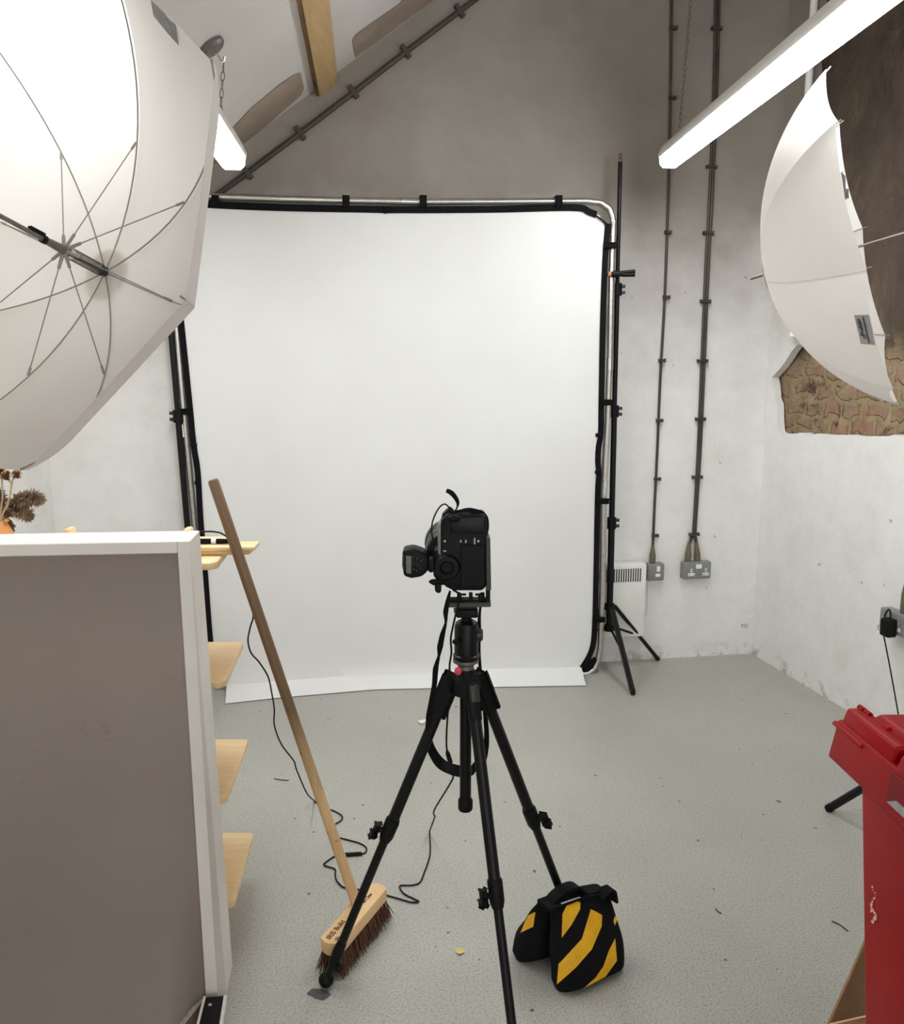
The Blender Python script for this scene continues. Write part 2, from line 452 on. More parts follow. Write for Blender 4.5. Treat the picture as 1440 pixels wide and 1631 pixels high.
def decal(poly, bvh, off=0.0012, step=6.0, plane=None):
    """a patch that lies on a surface: the outline is carried to where it meets that surface"""
    dense = []
    for i in range(len(poly)):
        a = V(poly[i]); b = V(poly[(i + 1) % len(poly)]); n = max(1, int((b - a).length / step))
        for k in range(n): dense.append(a.lerp(b, k / n))
    nb = len(dense); pts = [V((p[0], p[1])) for p in dense]
    x0, x1 = min(p[0] for p in poly), max(p[0] for p in poly); y0, y1 = min(p[1] for p in poly), max(p[1] for p in poly)
    y = y0 + step * .5
    while y < y1:
        x = x0 + step * .5
        while x < x1:
            if inside((x, y), poly) and min((V((x, y)) - q).length for q in pts[:nb]) > step * .45: pts.append(V((x, y)))
            x += step
        y += step
    vs, es, fs, _, _, _ = delaunay_2d_cdt(pts, [(i, (i + 1) % nb) for i in range(nb)], [], 1, 1e-5)
    bm = B(); bv = []
    for v in vs:
        r = ray(v[0], v[1]).normalized()
        if plane: hit, nrm = AP(v[0], v[1], plane[0], plane[1]), plane[1]
        else: hit, nrm, _, _ = bvh.ray_cast(ORG, r)
        if hit is None: bv.append(None); continue
        if nrm.dot(r) > 0: nrm = -nrm
        bv.append(bm.verts.new(hit + nrm * off))
    for f in fs:
        q = [bv[i] for i in f]
        if None not in q:
            try: bm.faces.new(q)
            except ValueError: pass
    return bm

# ------------------------------------------------------------------ the room
C0 = V((1.603, 4.575, 0)); WD = V((-0.987, -0.1578, 0)).normalized()     # back wall runs left from the right-hand corner
WN = V((WD.y, -WD.x, 0)); WN = WN if WN.y < 0 else -WN                    # faces the room
RD = V((0.2099, -0.9777, 0)); RN = V((-0.9777, -0.2099, 0))               # right wall, towards the camera / into the room
LD = V((0.0937, -1, 0)).normalized()
LC = AP(78, 720, C0, WN); LC.z = 0
def W(px, py, d=0.0): return AP(px, py, C0 + WN * d, WN)
def WP(t, z, d=0.0): return C0 + WD * t + V((0, 0, z)) + WN * d
def RW(px, py, d=0.0): return AP(px, py, C0 + RN * d, RN)
def RP(t, z, d=0.0): return C0 + RD * t + V((0, 0, z)) + RN * d
wl = (LC - C0).length
RBACK = C0 + RD * 7.2; LBACK = LC + LD * 7.0
struct('floor', one(prism, [C0 + V((.3, .3, 0)), RBACK + V((.3, -.1, 0)), LBACK + V((-.3, -.1, 0)), LC + V((-.3, .3, 0))], (0, 0, -0.1)), 'floor')
rows = []
for i in range(29):
    rows.append([WP(-0.25 + (wl + 0.5) * j / 34, 3.9 * i / 28, 0.006 * noise.noise(V((j * .35, i * .35, 3)))) for j in range(35)])
bm = B(); grid(bm, rows)
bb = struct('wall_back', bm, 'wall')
bm = B(); prism(bm, [LC, LBACK, LBACK + V((0, 0, 3.9)), LC + V((0, 0, 3.9))], V((-0.15, 0, 0)))
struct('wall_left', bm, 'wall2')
# right wall: rough masonry set back behind a skin of white plaster with a torn edge
rows = []
for i in range(60):
    r = []
    for j in range(100):
        t = -0.1 + 7.4 * (j / 99) ** 1.7; z = 3.9 * i / 59
        r.append(RP(t, z, -0.05 + 0.016 * noise.fractal(V((t * 5, z * 5, 1.7)), 1.0, 2.0, 4)))
    rows.append(r)
bm = B(); grid(bm, rows)
struct('wall_right', bm, 'rough', ang=60)
edge = [(7.2, 1.25)]
k = 60
for i in range(k + 1):
    t = 2.2 - (2.2 - 0.13) * i / k
    z = 1.19 + 0.055 * min(1, max(0, (t - .13) / .9)) + 0.014 * noise.noise(V((t * 14, 0, 5))) + 0.008 * noise.noise(V((t * 45, 0, 2)))
    edge.append((t, z))
for t, z in [(0.12, 1.2), (0.105, 1.26), (0.095, 1.33), (0.07, 1.36), (0.055, 1.42), (0.036, 1.462), (0.07, 1.485), (0.11, 1.51), (0.15, 1.545), (0.195, 1.59), (0.235, 1.62)]:
    edge.append((t, z))
z = 1.7
while z < 3.85:
    edge.append((0.235 + 0.02 * noise.noise(V((z * 7, 2, 0))), z)); z += 0.06
edge += [(0.25, 3.9), (0, 3.9), (0, 0), (7.2, 0)]
bm = B(); prism(bm, [RP(t, z, 0) for t, z in edge], RN * -0.04)
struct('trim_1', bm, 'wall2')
# ceiling: one slope rising from the left eaves, level further right
pa, pb = W(373, 239), W(657, 26)
AX = V((-0.0937, 1, 0)).normalized()
CN = (pb - pa).cross(AX).normalized()
if CN.z > 0: CN = -CN
def CE(x, y, d=0.0):
    z = pa.z - (CN.x * (x - pa.x) + CN.y * (y - pa.y)) / CN.z
    return V((x, y, z)) + CN * d
def ceil_line(s):            # a line along the building, s metres right of pa
    p = pa + (pb - pa) * s; return p
bm = B()
q0 = pa + (pb - pa) * -1.4; q1 = pa + (pb - pa) * 2.12
f0, f1 = q0 + AX * 0.4, q0 - AX * 7.4; g0, g1 = q1 + AX * 0.4, q1 - AX * 7.4
h0, h1 = V((4.2, g0.y, g0.z)), V((4.2, g1.y, g1.z))
prism(bm, [f0, f1, g1, h1, h0, g0][:3] + [g0], -CN * 0.1)
prism(bm, [g0, g1, h1, h0], (0, 0, 0.1))
struct('ceiling', bm, 'ceiling')
cpl = (pa + CN * 0.0015, CN)
struct('trim_2', decal([(335, 240), (345, 236), (371, 203), (400, 172), (447, 133), (470, 118), (479, 116), (484, 140), (480, 151), (430, 195), (384, 233), (374, 239), (360, 248), (336, 265)], None, 0.001, 8, cpl), 'bare')
struct('trim_3', decal([(561, 66), (563, 60), (569, 53), (590, 38), (635, 7), (642, -2), (694, -2), (640, 37), (598, 69), (566, 92)], None, 0.001, 8, cpl), 'bare')

# timber roof beam running towards the camera
b0 = AY(508, 152, 4.25); b1 = AY(541, 138, 4.25)
sl = (b1 - b0); sl = (sl - CN * sl.dot(CN)); sl.normalize(); wid = 0.105
mid = (b0 + b1) / 2 + AX * 0.02
tb = Thing('roof_beam', 'square pine roof beam built into the back wall under the sloping ceiling', 'beam', mid)
def beam_pts(u0, u1, n0, n1, y0, y1):
    c = [mid + sl * u - CN * n for u, n in ((u0, n0), (u1, n0), (u1, n1), (u0, n1))]
    return [p + AX * y0 for p in c] + [p + AX * y1 for p in c]
bm = B(); p = beam_pts(-wid / 2, wid / 2, 0, 0.13, 0.12, -6.8)
hexa(bm, p, 0.004, 1); tb.part('beam_body', bm, 'beam')
rows = []
for i in range(90):
    s = 0.10 - 6.8 * i / 89
    rows.append([mid + sl * (-wid / 2 - 0.0025 - 0.006 * abs(noise.noise(V((s * 6, j * .9, 0))))) - CN * (0.004 + 0.12 * j / 6) + AX * s for j in range(7)])
bm = B(); grid(bm, rows); tb.part('sawn_side', bm, 'beam_dark', label='dark rough sawn left side of the beam')

# small marks and fixings on the back wall
def wall_decal(poly, d=0.0075): return decal(poly, None, 0.0, 4, (C0 + WN * d, WN))
tx = text_bm('M2', W(1180.5, 1000, .008), -WD, V((0, 0, 1)), 0.030)
o = put('wall_writing', tx, 'wall_mark', (0, 0, 0), bb); o['label'] = 'small grey handwritten M2 on the white wall'

# ------------------------------------------------------------------ cables on the back wall
def cable_run(name, label, paths, r, clips, clipw, sh, mat='olive_cable'):
    base = W(*paths[0][-1]); t = Thing(name, label, 'cable', base, 'surface cables on the back wall')
    for pth in paths:
        bm = B(); tube(bm, smooth_path([W(x, y, r + .004) for x, y in pth], 5), r, 8); t.part('cable', bm, mat)
    for x, y, dx in clips:
        bm = B(); c = W(x + dx, y, 0.012)
        R = Matrix((-WD, V((0, 0, 1)), WN)).transposed() if False else Matrix((tuple(-WD), tuple(WN), (0, 0, 1))).transposed()
        box(bm, c, (clipw, 0.026, 0.011), R, 0.003)
        t.part('clip', bm, 'olive_cable')
    for (x0, y0), (x1, y1), ra, rb in sh:
        bm = B(); p, q = W(x0, y0, rb + .002), W(x1, y1, rb + .008)
        d = q - p
        tube(bm, [p, p + d * .15, p + d * .5, p + d * .55, q], [ra, ra * 1.3, rb * .92, rb, rb], 12); t.part('shroud', bm, 'shroud')
    return t
cable_run('power_cable', 'thin grey-brown cable running down the wall to the small switched spur', [[(1070, -6), (1068, 150), (1065, 300), (1059, 473), (1052, 600), (1047, 720), (1043, 800), (1040, 872)]], 0.0068,
          [(1070, 45, 3), (1068, 156, 3), (1066, 264, 3), (1062, 370, 2), (1058.5, 473, 3), (1052.5, 574, 2), (1048.5, 670, 2), (1045, 763, 2), (1041.5, 853, 2)], 0.028,
          [((1040, 868), (1039.5, 896), .007, .0155)])
cable_run('power_cable', 'pair of thick grey-brown cables running down the wall to the double socket',
          [[(1140.5, -6), (1138, 120), (1131, 300), (1124.5, 420), (1117, 600), (1112, 720), (1105, 845), (1101.5, 856), (1097, 872)],
           [(1145.5, -6), (1142.5, 120), (1135, 300), (1128.5, 420), (1121, 600), (1115.5, 720), (1107.5, 845), (1108, 856), (1110, 872)]], 0.0078,
          [(1141, 46, 0), (1133, 266, 0), (1128, 371, 0), (1123.5, 480, 0), (1119, 575, 0), (1115.5, 667.5, 0), (1110.5, 760, 0), (1105.5, 851, 0)], 0.048,
          [((1098, 864), (1095, 896), .008, .0165), ((1109.5, 864), (1111.5, 896), .008, .0165)])
t = Thing('power_cable', 'dark cable clipped diagonally along the wall below the sloping ceiling', 'cable', W(352, 306), 'surface cables on the back wall')
bm = B(); tube(bm, smooth_path([W(x, y, 0.016) for x, y in [(330, 321), (355, 303.6), (394, 275), (478, 212), (563, 147), (646, 83), (700, 42), (770, -11)]], 4), 0.0125, 8); t.part('cable', bm, 'olive_cable')
for x, y in [(394, 275), (478, 212), (563, 147), (646, 83), (732, 18)]:
    bm = B(); c = W(x, y, 0.014); dd = (W(756, 0) - W(355, 303.6)).normalized()
    R = Matrix((tuple(dd), tuple(WN), tuple(dd.cross(WN)))).transposed()
    box(bm, c, (0.014, 0.03, 0.058), R, 0.003); t.part('clip', bm, 'olive_cable')

# sockets
RWM = Matrix((tuple(-WD), tuple(-WN), (0, 0, 1))).transposed()      # local x to the right, y into the wall, z up
def wall_box(t, c, w, h, d, name='box'):
    bm = B(); box(bm, c + WN * (d / 2), (w, d, h), RWM, 0.007, 3); return t.part(name, bm, 'socket_grey')
c = W(1040, 908.5); t = Thing('switched_spur', 'small grey metal switch box beside the white heater', 'switch', c)
wall_box(t, c, 0.088, 0.09, 0.046)
def on(c, x, z, d): return c + RWM @ V((x, 0, z)) + WN * d
bm = B(); box(bm, on(c, 0.01, 0.018, 0.048), (0.017, 0.006, 0.028), RWM, 0.001); t.part('rocker', bm, 'white_plastic')
bm = B(); box(bm, on(c, 0.009, -0.015, 0.0475), (0.026, 0.004, 0.016), RWM, 0.001); t.part('fuse_holder', bm, 'white_plastic')
bm = B(); tube(bm, smooth_path([W(1034.5, 924, .01), W(1032.5, 932, .012), W(1031.5, 965, .008), W(1030, 978, .008), W(1026, 985, .01), W(1019, 991, .02)], 5), 0.0035, 8); t.part('flex', bm, 'white_plastic', label='thin white flex to the heater')
c = W(1104.5, 905.5); t = Thing('double_socket', 'grey metal double power socket with white outlets on the back wall', 'socket', c)
wall_box(t, c, 0.15, 0.09, 0.05)
bm = B(); box(bm, on(c, 0.006, 0.022, 0.051), (0.031, 0.006, 0.022), RWM, 0.001); t.part('switch_plate', bm, 'white_plastic')
for sx in (-0.032, 0.046):
    bm = B(); box(bm, on(c, sx, 0.003, 0.051), (0.011, 0.003, 0.018), RWM, 0.0008); box(bm, on(c, sx, -0.019, 0.051), (0.037, 0.003, 0.015), RWM, 0.0008)
    pl = t.part('outlet', bm, 'white_plastic')
    bm = B(); box(bm, on(c, sx, 0.004, 0.0526), (0.004, 0.001, 0.009), RWM)
    for q in (-0.011, 0.011): box(bm, on(c, sx + q, -0.019, 0.0526), (0.007, 0.001, 0.004), RWM)
    t.part('pin_holes', bm, 'ink', pl)

# heater
hr, hl = W(1019, 950), None
c = W(1019, 950); c = c - (-WD) * 0.30; c.z = 0.345
t = Thing('panel_heater', 'white wall panel heater with dark grille slots behind the backdrop edge', 'heater', V((c.x, c.y, 0.155)))
bm = B(); box(bm, c + WN * 0.05, (0.60, 0.075, 0.385), RWM, 0.012, 3); t.part('casing', bm, 'white_plastic')
bm = B()
for i in range(40):
    box(bm, c + RWM @ V((0.265 - i * 0.0125, 0, 0.135)) + WN * 0.0875, (0.0055, 0.004, 0.068), RWM)
t.part('grille', bm, 'dark_hole')

# right wall: socket with plug, pipe
c = RW(1452, 980); c = V((c.x, c.y, c.z))
RRM = Matrix((tuple(RD), tuple(-RN), (0, 0, 1))).transposed()
c = C0 + RD * ((RW(1418, 975) - C0).dot(RD) + 0.075) + V((0, 0, RW(1420, 983).z))
t = Thing('double_socket', 'grey metal socket on the right wall with a black adapter plugged in', 'socket', c)
bm = B(); box(bm, c + RN * 0.025, (0.15, 0.05, 0.09), RRM, 0.007, 3); t.part('box', bm, 'socket_grey')
for sx in (-0.044, 0.034):
    bm = B(); box(bm, c + RRM @ V((sx, 0, 0.003)) + RN * 0.051, (0.011, 0.003, 0.018), RRM); box(bm, c + RRM @ V((sx, 0, -0.019)) + RN * 0.051, (0.037, 0.003, 0.015), RRM); t.part('outlet', bm, 'white_plastic')
bm = B(); p = c + RRM @ V((0.03, 0, 0.045)) + RN * 0.02
tube(bm, [p, p + V((0, 0, .02)), p + V((0, 0, .075)), p + V((0, 0, .13))], [.016, .017, .0165, .009], 12); t.part('shroud', bm, 'shroud')
q = c + RRM @ V((0.015, 0, -0.015))
t2 = Thing('power_adapter', 'black plug-in power adapter with a looped lead on the right wall socket', 'adapter', q)
bm = B(); box(bm, q + RN * 0.075, (0.055, 0.045, 0.075), RRM, 0.01, 3); t2.part('body', bm, 'black_soft')
bm = B(); s0 = q + RN * 0.08 + RRM @ V((-0.022, 0, -0.03))
tube(bm, smooth_path([s0, s0 + V((0.01, -.01, -.05)), s0 + RD * .07 + V((0, 0, -.16)), s0 + RD * .15 + V((0, 0, -.36)), s0 + RD * .2 + V((0, 0, -.5))], 5), 0.003, 8); t2.part('lead', bm, 'black_soft')
bm = B(); s1 = q + RN * 0.08 + V((0, 0, 0.03))
tube(bm, smooth_path([s1 - RD * .022, s1 - RD * .016 + V((0, 0, .025)), s1 + V((0, 0, .045)), s1 + RD * .012 + V((0, 0, .03)), s1 + RD * .015 - V((0, 0, .01))], 5), 0.0035, 8); t2.part('loop', bm, 'black_soft')
pp = RP(0.245, 1.66, 0.03)
bm = B(); tube(bm, [pp, pp + V((0, 0, .9)), pp + V((0, 0, 2.1))], 0.017, 12)
single('wall_pipe', bm, 'white_plastic', 'white vertical pipe in the corner of the stripped right wall', 'pipe', pp)

# ------------------------------------------------------------------ ceiling battens
def batten(far, near, label, chains, hook=None):
    d = (near - far).normalized(); u = d.cross(V((0, 0, 1))).normalized()
    t = Thing('strip_light', label, 'light', far, 'hanging strip lights')
    bm = B(); w, h = 0.05, 0.05
    def ring(p, pr): return [p + u * a + V((0, 0, b)) for a, b in pr]
    prof = [(-.044, 0), (-.040, -.028), (-.026, -.042), (.026, -.042), (.040, -.028), (.044, 0)]
    a, b = ring(far, prof), ring(near, prof)
    prism(bm, a, near - far); t.part('diffuser', bm, 'emit', label='glowing white diffuser')
    hp = [(-.047, .0), (-.05, .012), (-.034, .05), (.034, .05), (.05, .012), (.047, .0)]
    bm = B(); prism(bm, ring(far - d * .012, [(x, z + .0005) for x, z in hp]), near - far + d * .024, 0.002, 1); t.part('housing', bm, 'light_box')
    for e_, o_ in ((far, -1), (near, 1)):
        bm = B(); prism(bm, ring(e_ + d * .0015 * o_, [(x * 1.04, z - .001 if z < 0 else z) for x, z in prof]), d * .010 * o_, 0.001, 1); t.part('end_cap', bm, 'light_box')
    for s, top in chains:
        p = far + (near - far) * s + V((0, 0, .05)); n = int((top - p).length / 0.024); bm = B()
        for i in range(n):
            c = p.lerp(top, (i + .5) / n); dd = (top - p).normalized(); s1 = V((1, 0, 0)) if i % 2 else V((0, 1, 0))
            s1 = (s1 - dd * s1.dot(dd)).normalized()
            tube(bm, [c + dd * .016 * cos(a) + s1 * .006 * sin(a) for a in [2 * pi * q / 10 for q in range(10)]], 0.0016, 5, closed=True)
        t.part('chain', bm, 'grey_metal')
    return t
zl = 2.25
zr = 2.41
rf = AZ(1067, 251, zr); rn_ = AZ(1383, 0, zr)
d = (rn_ - rf).normalized(); rn_ = rf + d * 2.05
batten(rf, rn_, 'long strip light hanging on a chain at the right', [(0.06, V((rf.x + 0.07, rf.y - .10, rf.z + 1.24))), (0.93, V((rn_.x, rn_.y + .1, 3.66)))])
lf = AZ(370, 250, zl)
ln = lf + V((0.150, -1.72, 0))
d = ln - lf
hk = AP(335, 72, pa, CN); hs = max(.1, min(.8, (lf.y - hk.y) / 1.72))
hk2 = CE(lf.x + d.x * .9, lf.y + d.y * .9)
batten(lf, ln, 'strip light behind the left umbrella under the sloping ceiling', [(hs, hk + CN * .056 + V((.006, 0, -.008))), (0.9, hk2 + CN * .07)])
for hh, lab in ((hk, 'chrome ceiling hook holding the left strip light chain'),):
    t = Thing('ceiling_hook', lab, 'hook', hh)
    t.part('rose', one(lathe, hh, CN, [(0.045, 0.001), (0.045, .012), (0.036, .02), (0.0, .022)]), 'grey_metal')
    bm = B(); tube(bm, smooth_path([hh + CN * .02, hh + CN * .04, hh + CN * .055 + V((.004, 0, -.006)), hh + CN * .056 + V((.010, 0, .012))], 5), 0.004, 8); t.part('hook_arm', bm, 'steel')

# ------------------------------------------------------------------ backdrop in its aluminium frame
BP = V((0.644, 4.266, 0)); BD_ = V((0.9925, 0.1224, 0)); BN = V((0.1224, -0.9925, 0))
def K(px, py, d=0.0): return AP(px, py, BP + BN * d, BN)
bd = Thing('photo_backdrop', 'large white cloth photo backdrop in a rounded aluminium tube frame', 'backdrop', V((-.2, 4.16, 0)))
frame_px = [(262, 330), (281, 522), (292.5, 654), (309, 831), (322, 980), (333, 1075)]
right_px = [(977, 365), (974.5, 436), (972, 568), (968.7, 642), (968, 671), (961, 793), (959, 946), (956.6, 1030)]
path = [K(345, 1103)] + [K(x, y) for x, y in [(337, 1098), (333, 1088)]] + [K(x, y) for x, y in frame_px[::-1][1:]]
path += [K(x, y) for x, y in [(262, 316), (268, 308), (282, 307), (343, 313.5), (450, 317), (550, 319.5), (674, 321.5), (800, 321), (890, 320.5), (935, 320.5), (957, 323), (970, 332), (976, 346)]]
path += [K(x, y) for x, y in right_px] + [K(x, y) for x, y in [(953, 1052), (946, 1066), (936, 1072.5), (924, 1074)]]
path = [path[0]] + path[1:]
bot = [K(924, 1074), K(640, 1086), K(345, 1103)]
bm = B(); tube(bm, path + bot[1:-1], 0.0150, 12, closed=True); fo = bd.part('tube_frame', bm, 'alu')
for a, b in [((640, 321), (664, 321.5)), ((977.2, 352), (976.7, 376)), ((971.8, 570), (971.2, 590)), ((963.3, 765), (962, 786)), ((289.5, 676), (292, 696))]:
    bm = B(); tube(bm, [K(*a), K(*b)], 0.0168, 12); bd.part('joint_sleeve', bm, 'steel', label='bright joint sleeve')
# cloth
def interp(tab, v):
    if v <= tab[0][0]: return tab[0][1] + (tab[1][1] - tab[0][1]) * (v - tab[0][0]) / (tab[1][0] - tab[0][0])
    for (a, x), (b, y) in zip(tab, tab[1:]):
        if v <= b: return x + (y - x) * (v - a) / (b - a)
    return tab[-1][1]
lt = [(333, 277), (522, 293), (654, 307), (750, 319), (835, 325), (905, 331), (1020, 339), (1060, 350), (1092, 361)]
rt = [(333, 955), (345, 955), (357, 963), (406, 960), (494, 957), (671, 954), (732, 951), (793, 949.5), (946, 946), (1008, 944), (1038, 939), (1063, 926)]
top = [(270, 322), (340, 329), (450, 334), (600, 337), (700, 337.5), (890, 334), (926, 335), (955, 343)]
fold = [(361, 1092), (469, 1083), (598, 1073.6), (741, 1066), (926, 1062.4)]
front = [(359, 1120.5), (448, 1111), (598, 1098), (745, 1095), (934, 1091.7)]
rows = []
NU, NV = 40, 40
for i in range(NV + 1):
    v = i / NV; r = []
    for j in range(NU + 1):
        u = j / NU
        yt = interp(top, 277 + u * (955 - 277)); yb = interp(fold, 361 + u * (926 - 361))
        py = yt + (yb - yt) * v
        x = interp(lt, py) + (interp(rt, py) - interp(lt, py)) * u
        e = 0.004 * noise.noise(V((u * 5, v * 5, 0))) - 0.012 * (1 - v) * 0
        r.append(K(x, py, 0.012 + e))
    rows.append(r)
sw = []
for k_ in range(1, 6):
    s = k_ / 5; r = []
    for j in range(NU + 1):
        u = j / NU; xf = 361 + u * (926 - 361)
        a = K(xf, interp(fold, xf), 0.012); xx = 359 + u * (934 - 359); b = AZ(xx, interp(front, xx), 0.004)
        p = a.lerp(b, s); p.z = max(0.004, a.z * (1 - s) ** 2 + 0.004 + 0.008 * s * (1 - s) * (1 + noise.noise(V((u * 9, s * 2, 4)))))
        r.append(p)
    sw.append(r)
bm = B(); grid(bm, rows + sw); cl = bd.part('cloth', bm, 'cloth', ang=60)
# black edge binding
def binding(pxs, width, d=0.016):
    pts = [K(x, y, d) for x, y in pxs]; pts = smooth_path(pts, 4)
    wds = []
    for i in range(len(pts)):
        tt = (pts[min(i + 1, len(pts) - 1)] - pts[max(i - 1, 0)]); wds.append(BN.cross(tt))
    bm = B(); ribbon(bm, pts, wds, width, 0.004); return bm
bd.part('edge_binding', binding([(258, 317), (300, 322), (340, 326), (450, 330.5), (600, 333.5), (612, 335), (622, 334), (700, 334), (800, 333), (888, 330.5), (926, 331.5), (937, 337), (950, 342)], 0.030), 'black_fabric')
bd.part('edge_binding', binding([(281, 450), (289.5, 522), (303, 654), (308, 708), (315, 752), (319.5, 831), (326, 905), (335, 1020), (343, 1062), (353, 1092)], 0.026), 'black_fabric')
bd.part('edge_binding', binding([(969, 356), (964.5, 406), (961, 494), (958, 640), (957, 690), (953.5, 712), (952.5, 735), (954, 755), (952, 793), (949, 946), (947, 1005), (944, 1030), (937, 1048), (927, 1064)], 0.027), 'black_fabric')
bm = B(); tube(bm, smooth_path([K(946, 341, .02), K(957, 349, .02), K(968, 358, .02)], 3), 0.004, 6); bd.part('corner_cord', bm, 'black_fabric')
bm = B(); prism(bm, [K(938, 1052, .01), K(948, 1046, .01), K(952, 1056, .01), K(944, 1068, .01), K(930, 1072, .01), K(926, 1064, .01)], BN * -.003); bd.part('corner_patch', bm, 'black_fabric')
def strap(x0, y0, x1, y1, w):
    a, b = K(x0, y0, 0.019), K(x1, y1, 0.019); bm = B()
    m = (a + b) / 2; L = (b - a).length; dd = (b - a).normalized()
    R = Matrix((tuple(dd), tuple(BN), tuple(dd.cross(BN)))).transposed()
    box(bm, m - BN * .013, (L, 0.042, w), R, 0.005); return bd.part('strap', bm, 'black_fabric')
for x in (343, 551, 674, 890): strap(x, 313, x, 330, 0.022)
for y, xa, xb in ((391, 963, 981), (641, 957, 975), (798, 950, 968), (986.5, 945, 962)): strap(xa, y, xb, y, 0.018)
strap(287, 656, 305, 655, 0.018)
for x, y in ((308.5, 709), (315, 769), (617, 334), (953.5, 693), (952.5, 752)):
    bm = B(); box(bm, K(x, y, .017), (0.03, .012, .018), None, .004); bd.part('binding_slider', bm, 'black_fabric')

# ------------------------------------------------------------------ light stands
def light_stand(label, base, topp, feet, hub, col_z, r0, knobdir, spigot=True, group='black light stands', lr=.0075, ls=.007):
    t = Thing('light_stand', label, 'light stand', V((base.x, base.y, 0)), group)
    def at(z): return base.lerp(topp, (z - base.z) / (topp.z - base.z))
    zs = [hub - .12] + col_z + [topp.z]
    for i in range(len(zs) - 1):
        bm = B(); tube(bm, [at(zs[i]), at(zs[i + 1])], r0 - 0.0022 * i, 12); t.part('pole_section', bm, 'black')
    for i, z in enumerate(col_z):
        p = at(z); bm = B(); tube(bm, [p - V((0, 0, .028)), p + V((0, 0, .028))], r0 + .006, 12); c_ = t.part('collar', bm, 'black_soft')
        bm = B()
        for s in (-1, 1): box(bm, p + knobdir * .026 + V((0, 0, .014 * s)), (0.024, .014, .016), None, .004)
        t.part('knob', bm, 'dark_grey', c_)
    for z in (hub, hub - .11):
        p = at(z); bm = B(); tube(bm, [p - V((0, 0, .014)), p + V((0, 0, .014))], 0.026, 12); t.part('leg_collar', bm, 'black_soft')
    for f in feet:
        f = V(f); hd = V((f.x - base.x, f.y - base.y, 0)).normalized(); a = at(hub) + hd * .03; side = hd.cross(V((0, 0, 1)))
        bm = B(); fz = V((f.x, f.y, 0.012))
        for s in ((-1, 1) if ls else (0,)): tube(bm, [a + side * ls * s, fz + side * ls * s], lr, 10)
        lg = t.part('leg', bm, 'black')
        bm = B(); dd = (fz - a).normalized(); tube(bm, [fz - dd * .012, fz + dd * .008], lr + (.001 if not ls else .004), 10); t.part('rubber_foot', bm, 'black_soft', lg)
        bm = B(); m = a.lerp(fz, .55); tube(bm, [at(hub - .11) + hd * .026, m], 0.006, 8); t.part('brace', bm, 'black')
    if spigot:
        bm = B(); lathe(bm, topp, V((0, 0, 1)), [(.008, 0), (.008, .012), (.005, .016), (.008, .02), (.008, .032), (.003, .038)], 10); t.part('spigot', bm, 'brass')
    return t
sb = V((0.790, 4.31, 0)); st = AY(988, 258, 4.31)
light_stand('tall black light stand clamped to the right edge of the white backdrop', sb, st, [AZ(1047, 1052), AZ(1008, 1107), V((.52, 4.375, 0))], 0.335, [AY(977, 833, 4.31).z, AY(981, 655, 4.31).z, AY(986, 461, 4.31).z], 0.0165, V((1, 0, 0)))
p0, p1 = K(972, 437, .02), AY(1011, 435, 4.27)
t = Thing('spring_clamp', 'black spring clamp gripping the backdrop frame to the right stand', 'clamp', p0)
bm = B(); m = p0.lerp(p1, .45)
tube(bm, [p0, p0.lerp(p1, .2), m], [.011, .017, .012], 10); t.part('jaw', bm, 'black_soft')
for s in (-1, 1):
    bm = B(); tube(bm, [m + V((0, 0, .004 * s)), p1 + V((0, 0, .008 * s))], [.010, .009], 8); t.part('clamp_handle', bm, 'black_soft')
bm = B(); box(bm, p0 - BD_ * .004, (.016, .03, .02), None, .003); t.part('jaw_pad', bm, 'copper_tape', label='orange jaw pad')
lb0, lb1 = AY(298, 831, 4.02), AY(272.5, 535, 4.02)
dirl = (lb1 - lb0); lbase = lb0 - dirl * (lb0.z / dirl.z); ltop = lb0 + dirl * ((2.12 - lb0.z) / dirl.z)
light_stand('black light stand holding up the left side of the white backdrop', lbase, ltop, [lbase + V((-.30, .02, 0)), lbase + V((-.12, -.33, 0)), lbase + V((.12, -.3, 0))], 0.335, [0.62, AY(284, 663, 4.02).z], 0.0165, V((-1, 0, 0)))

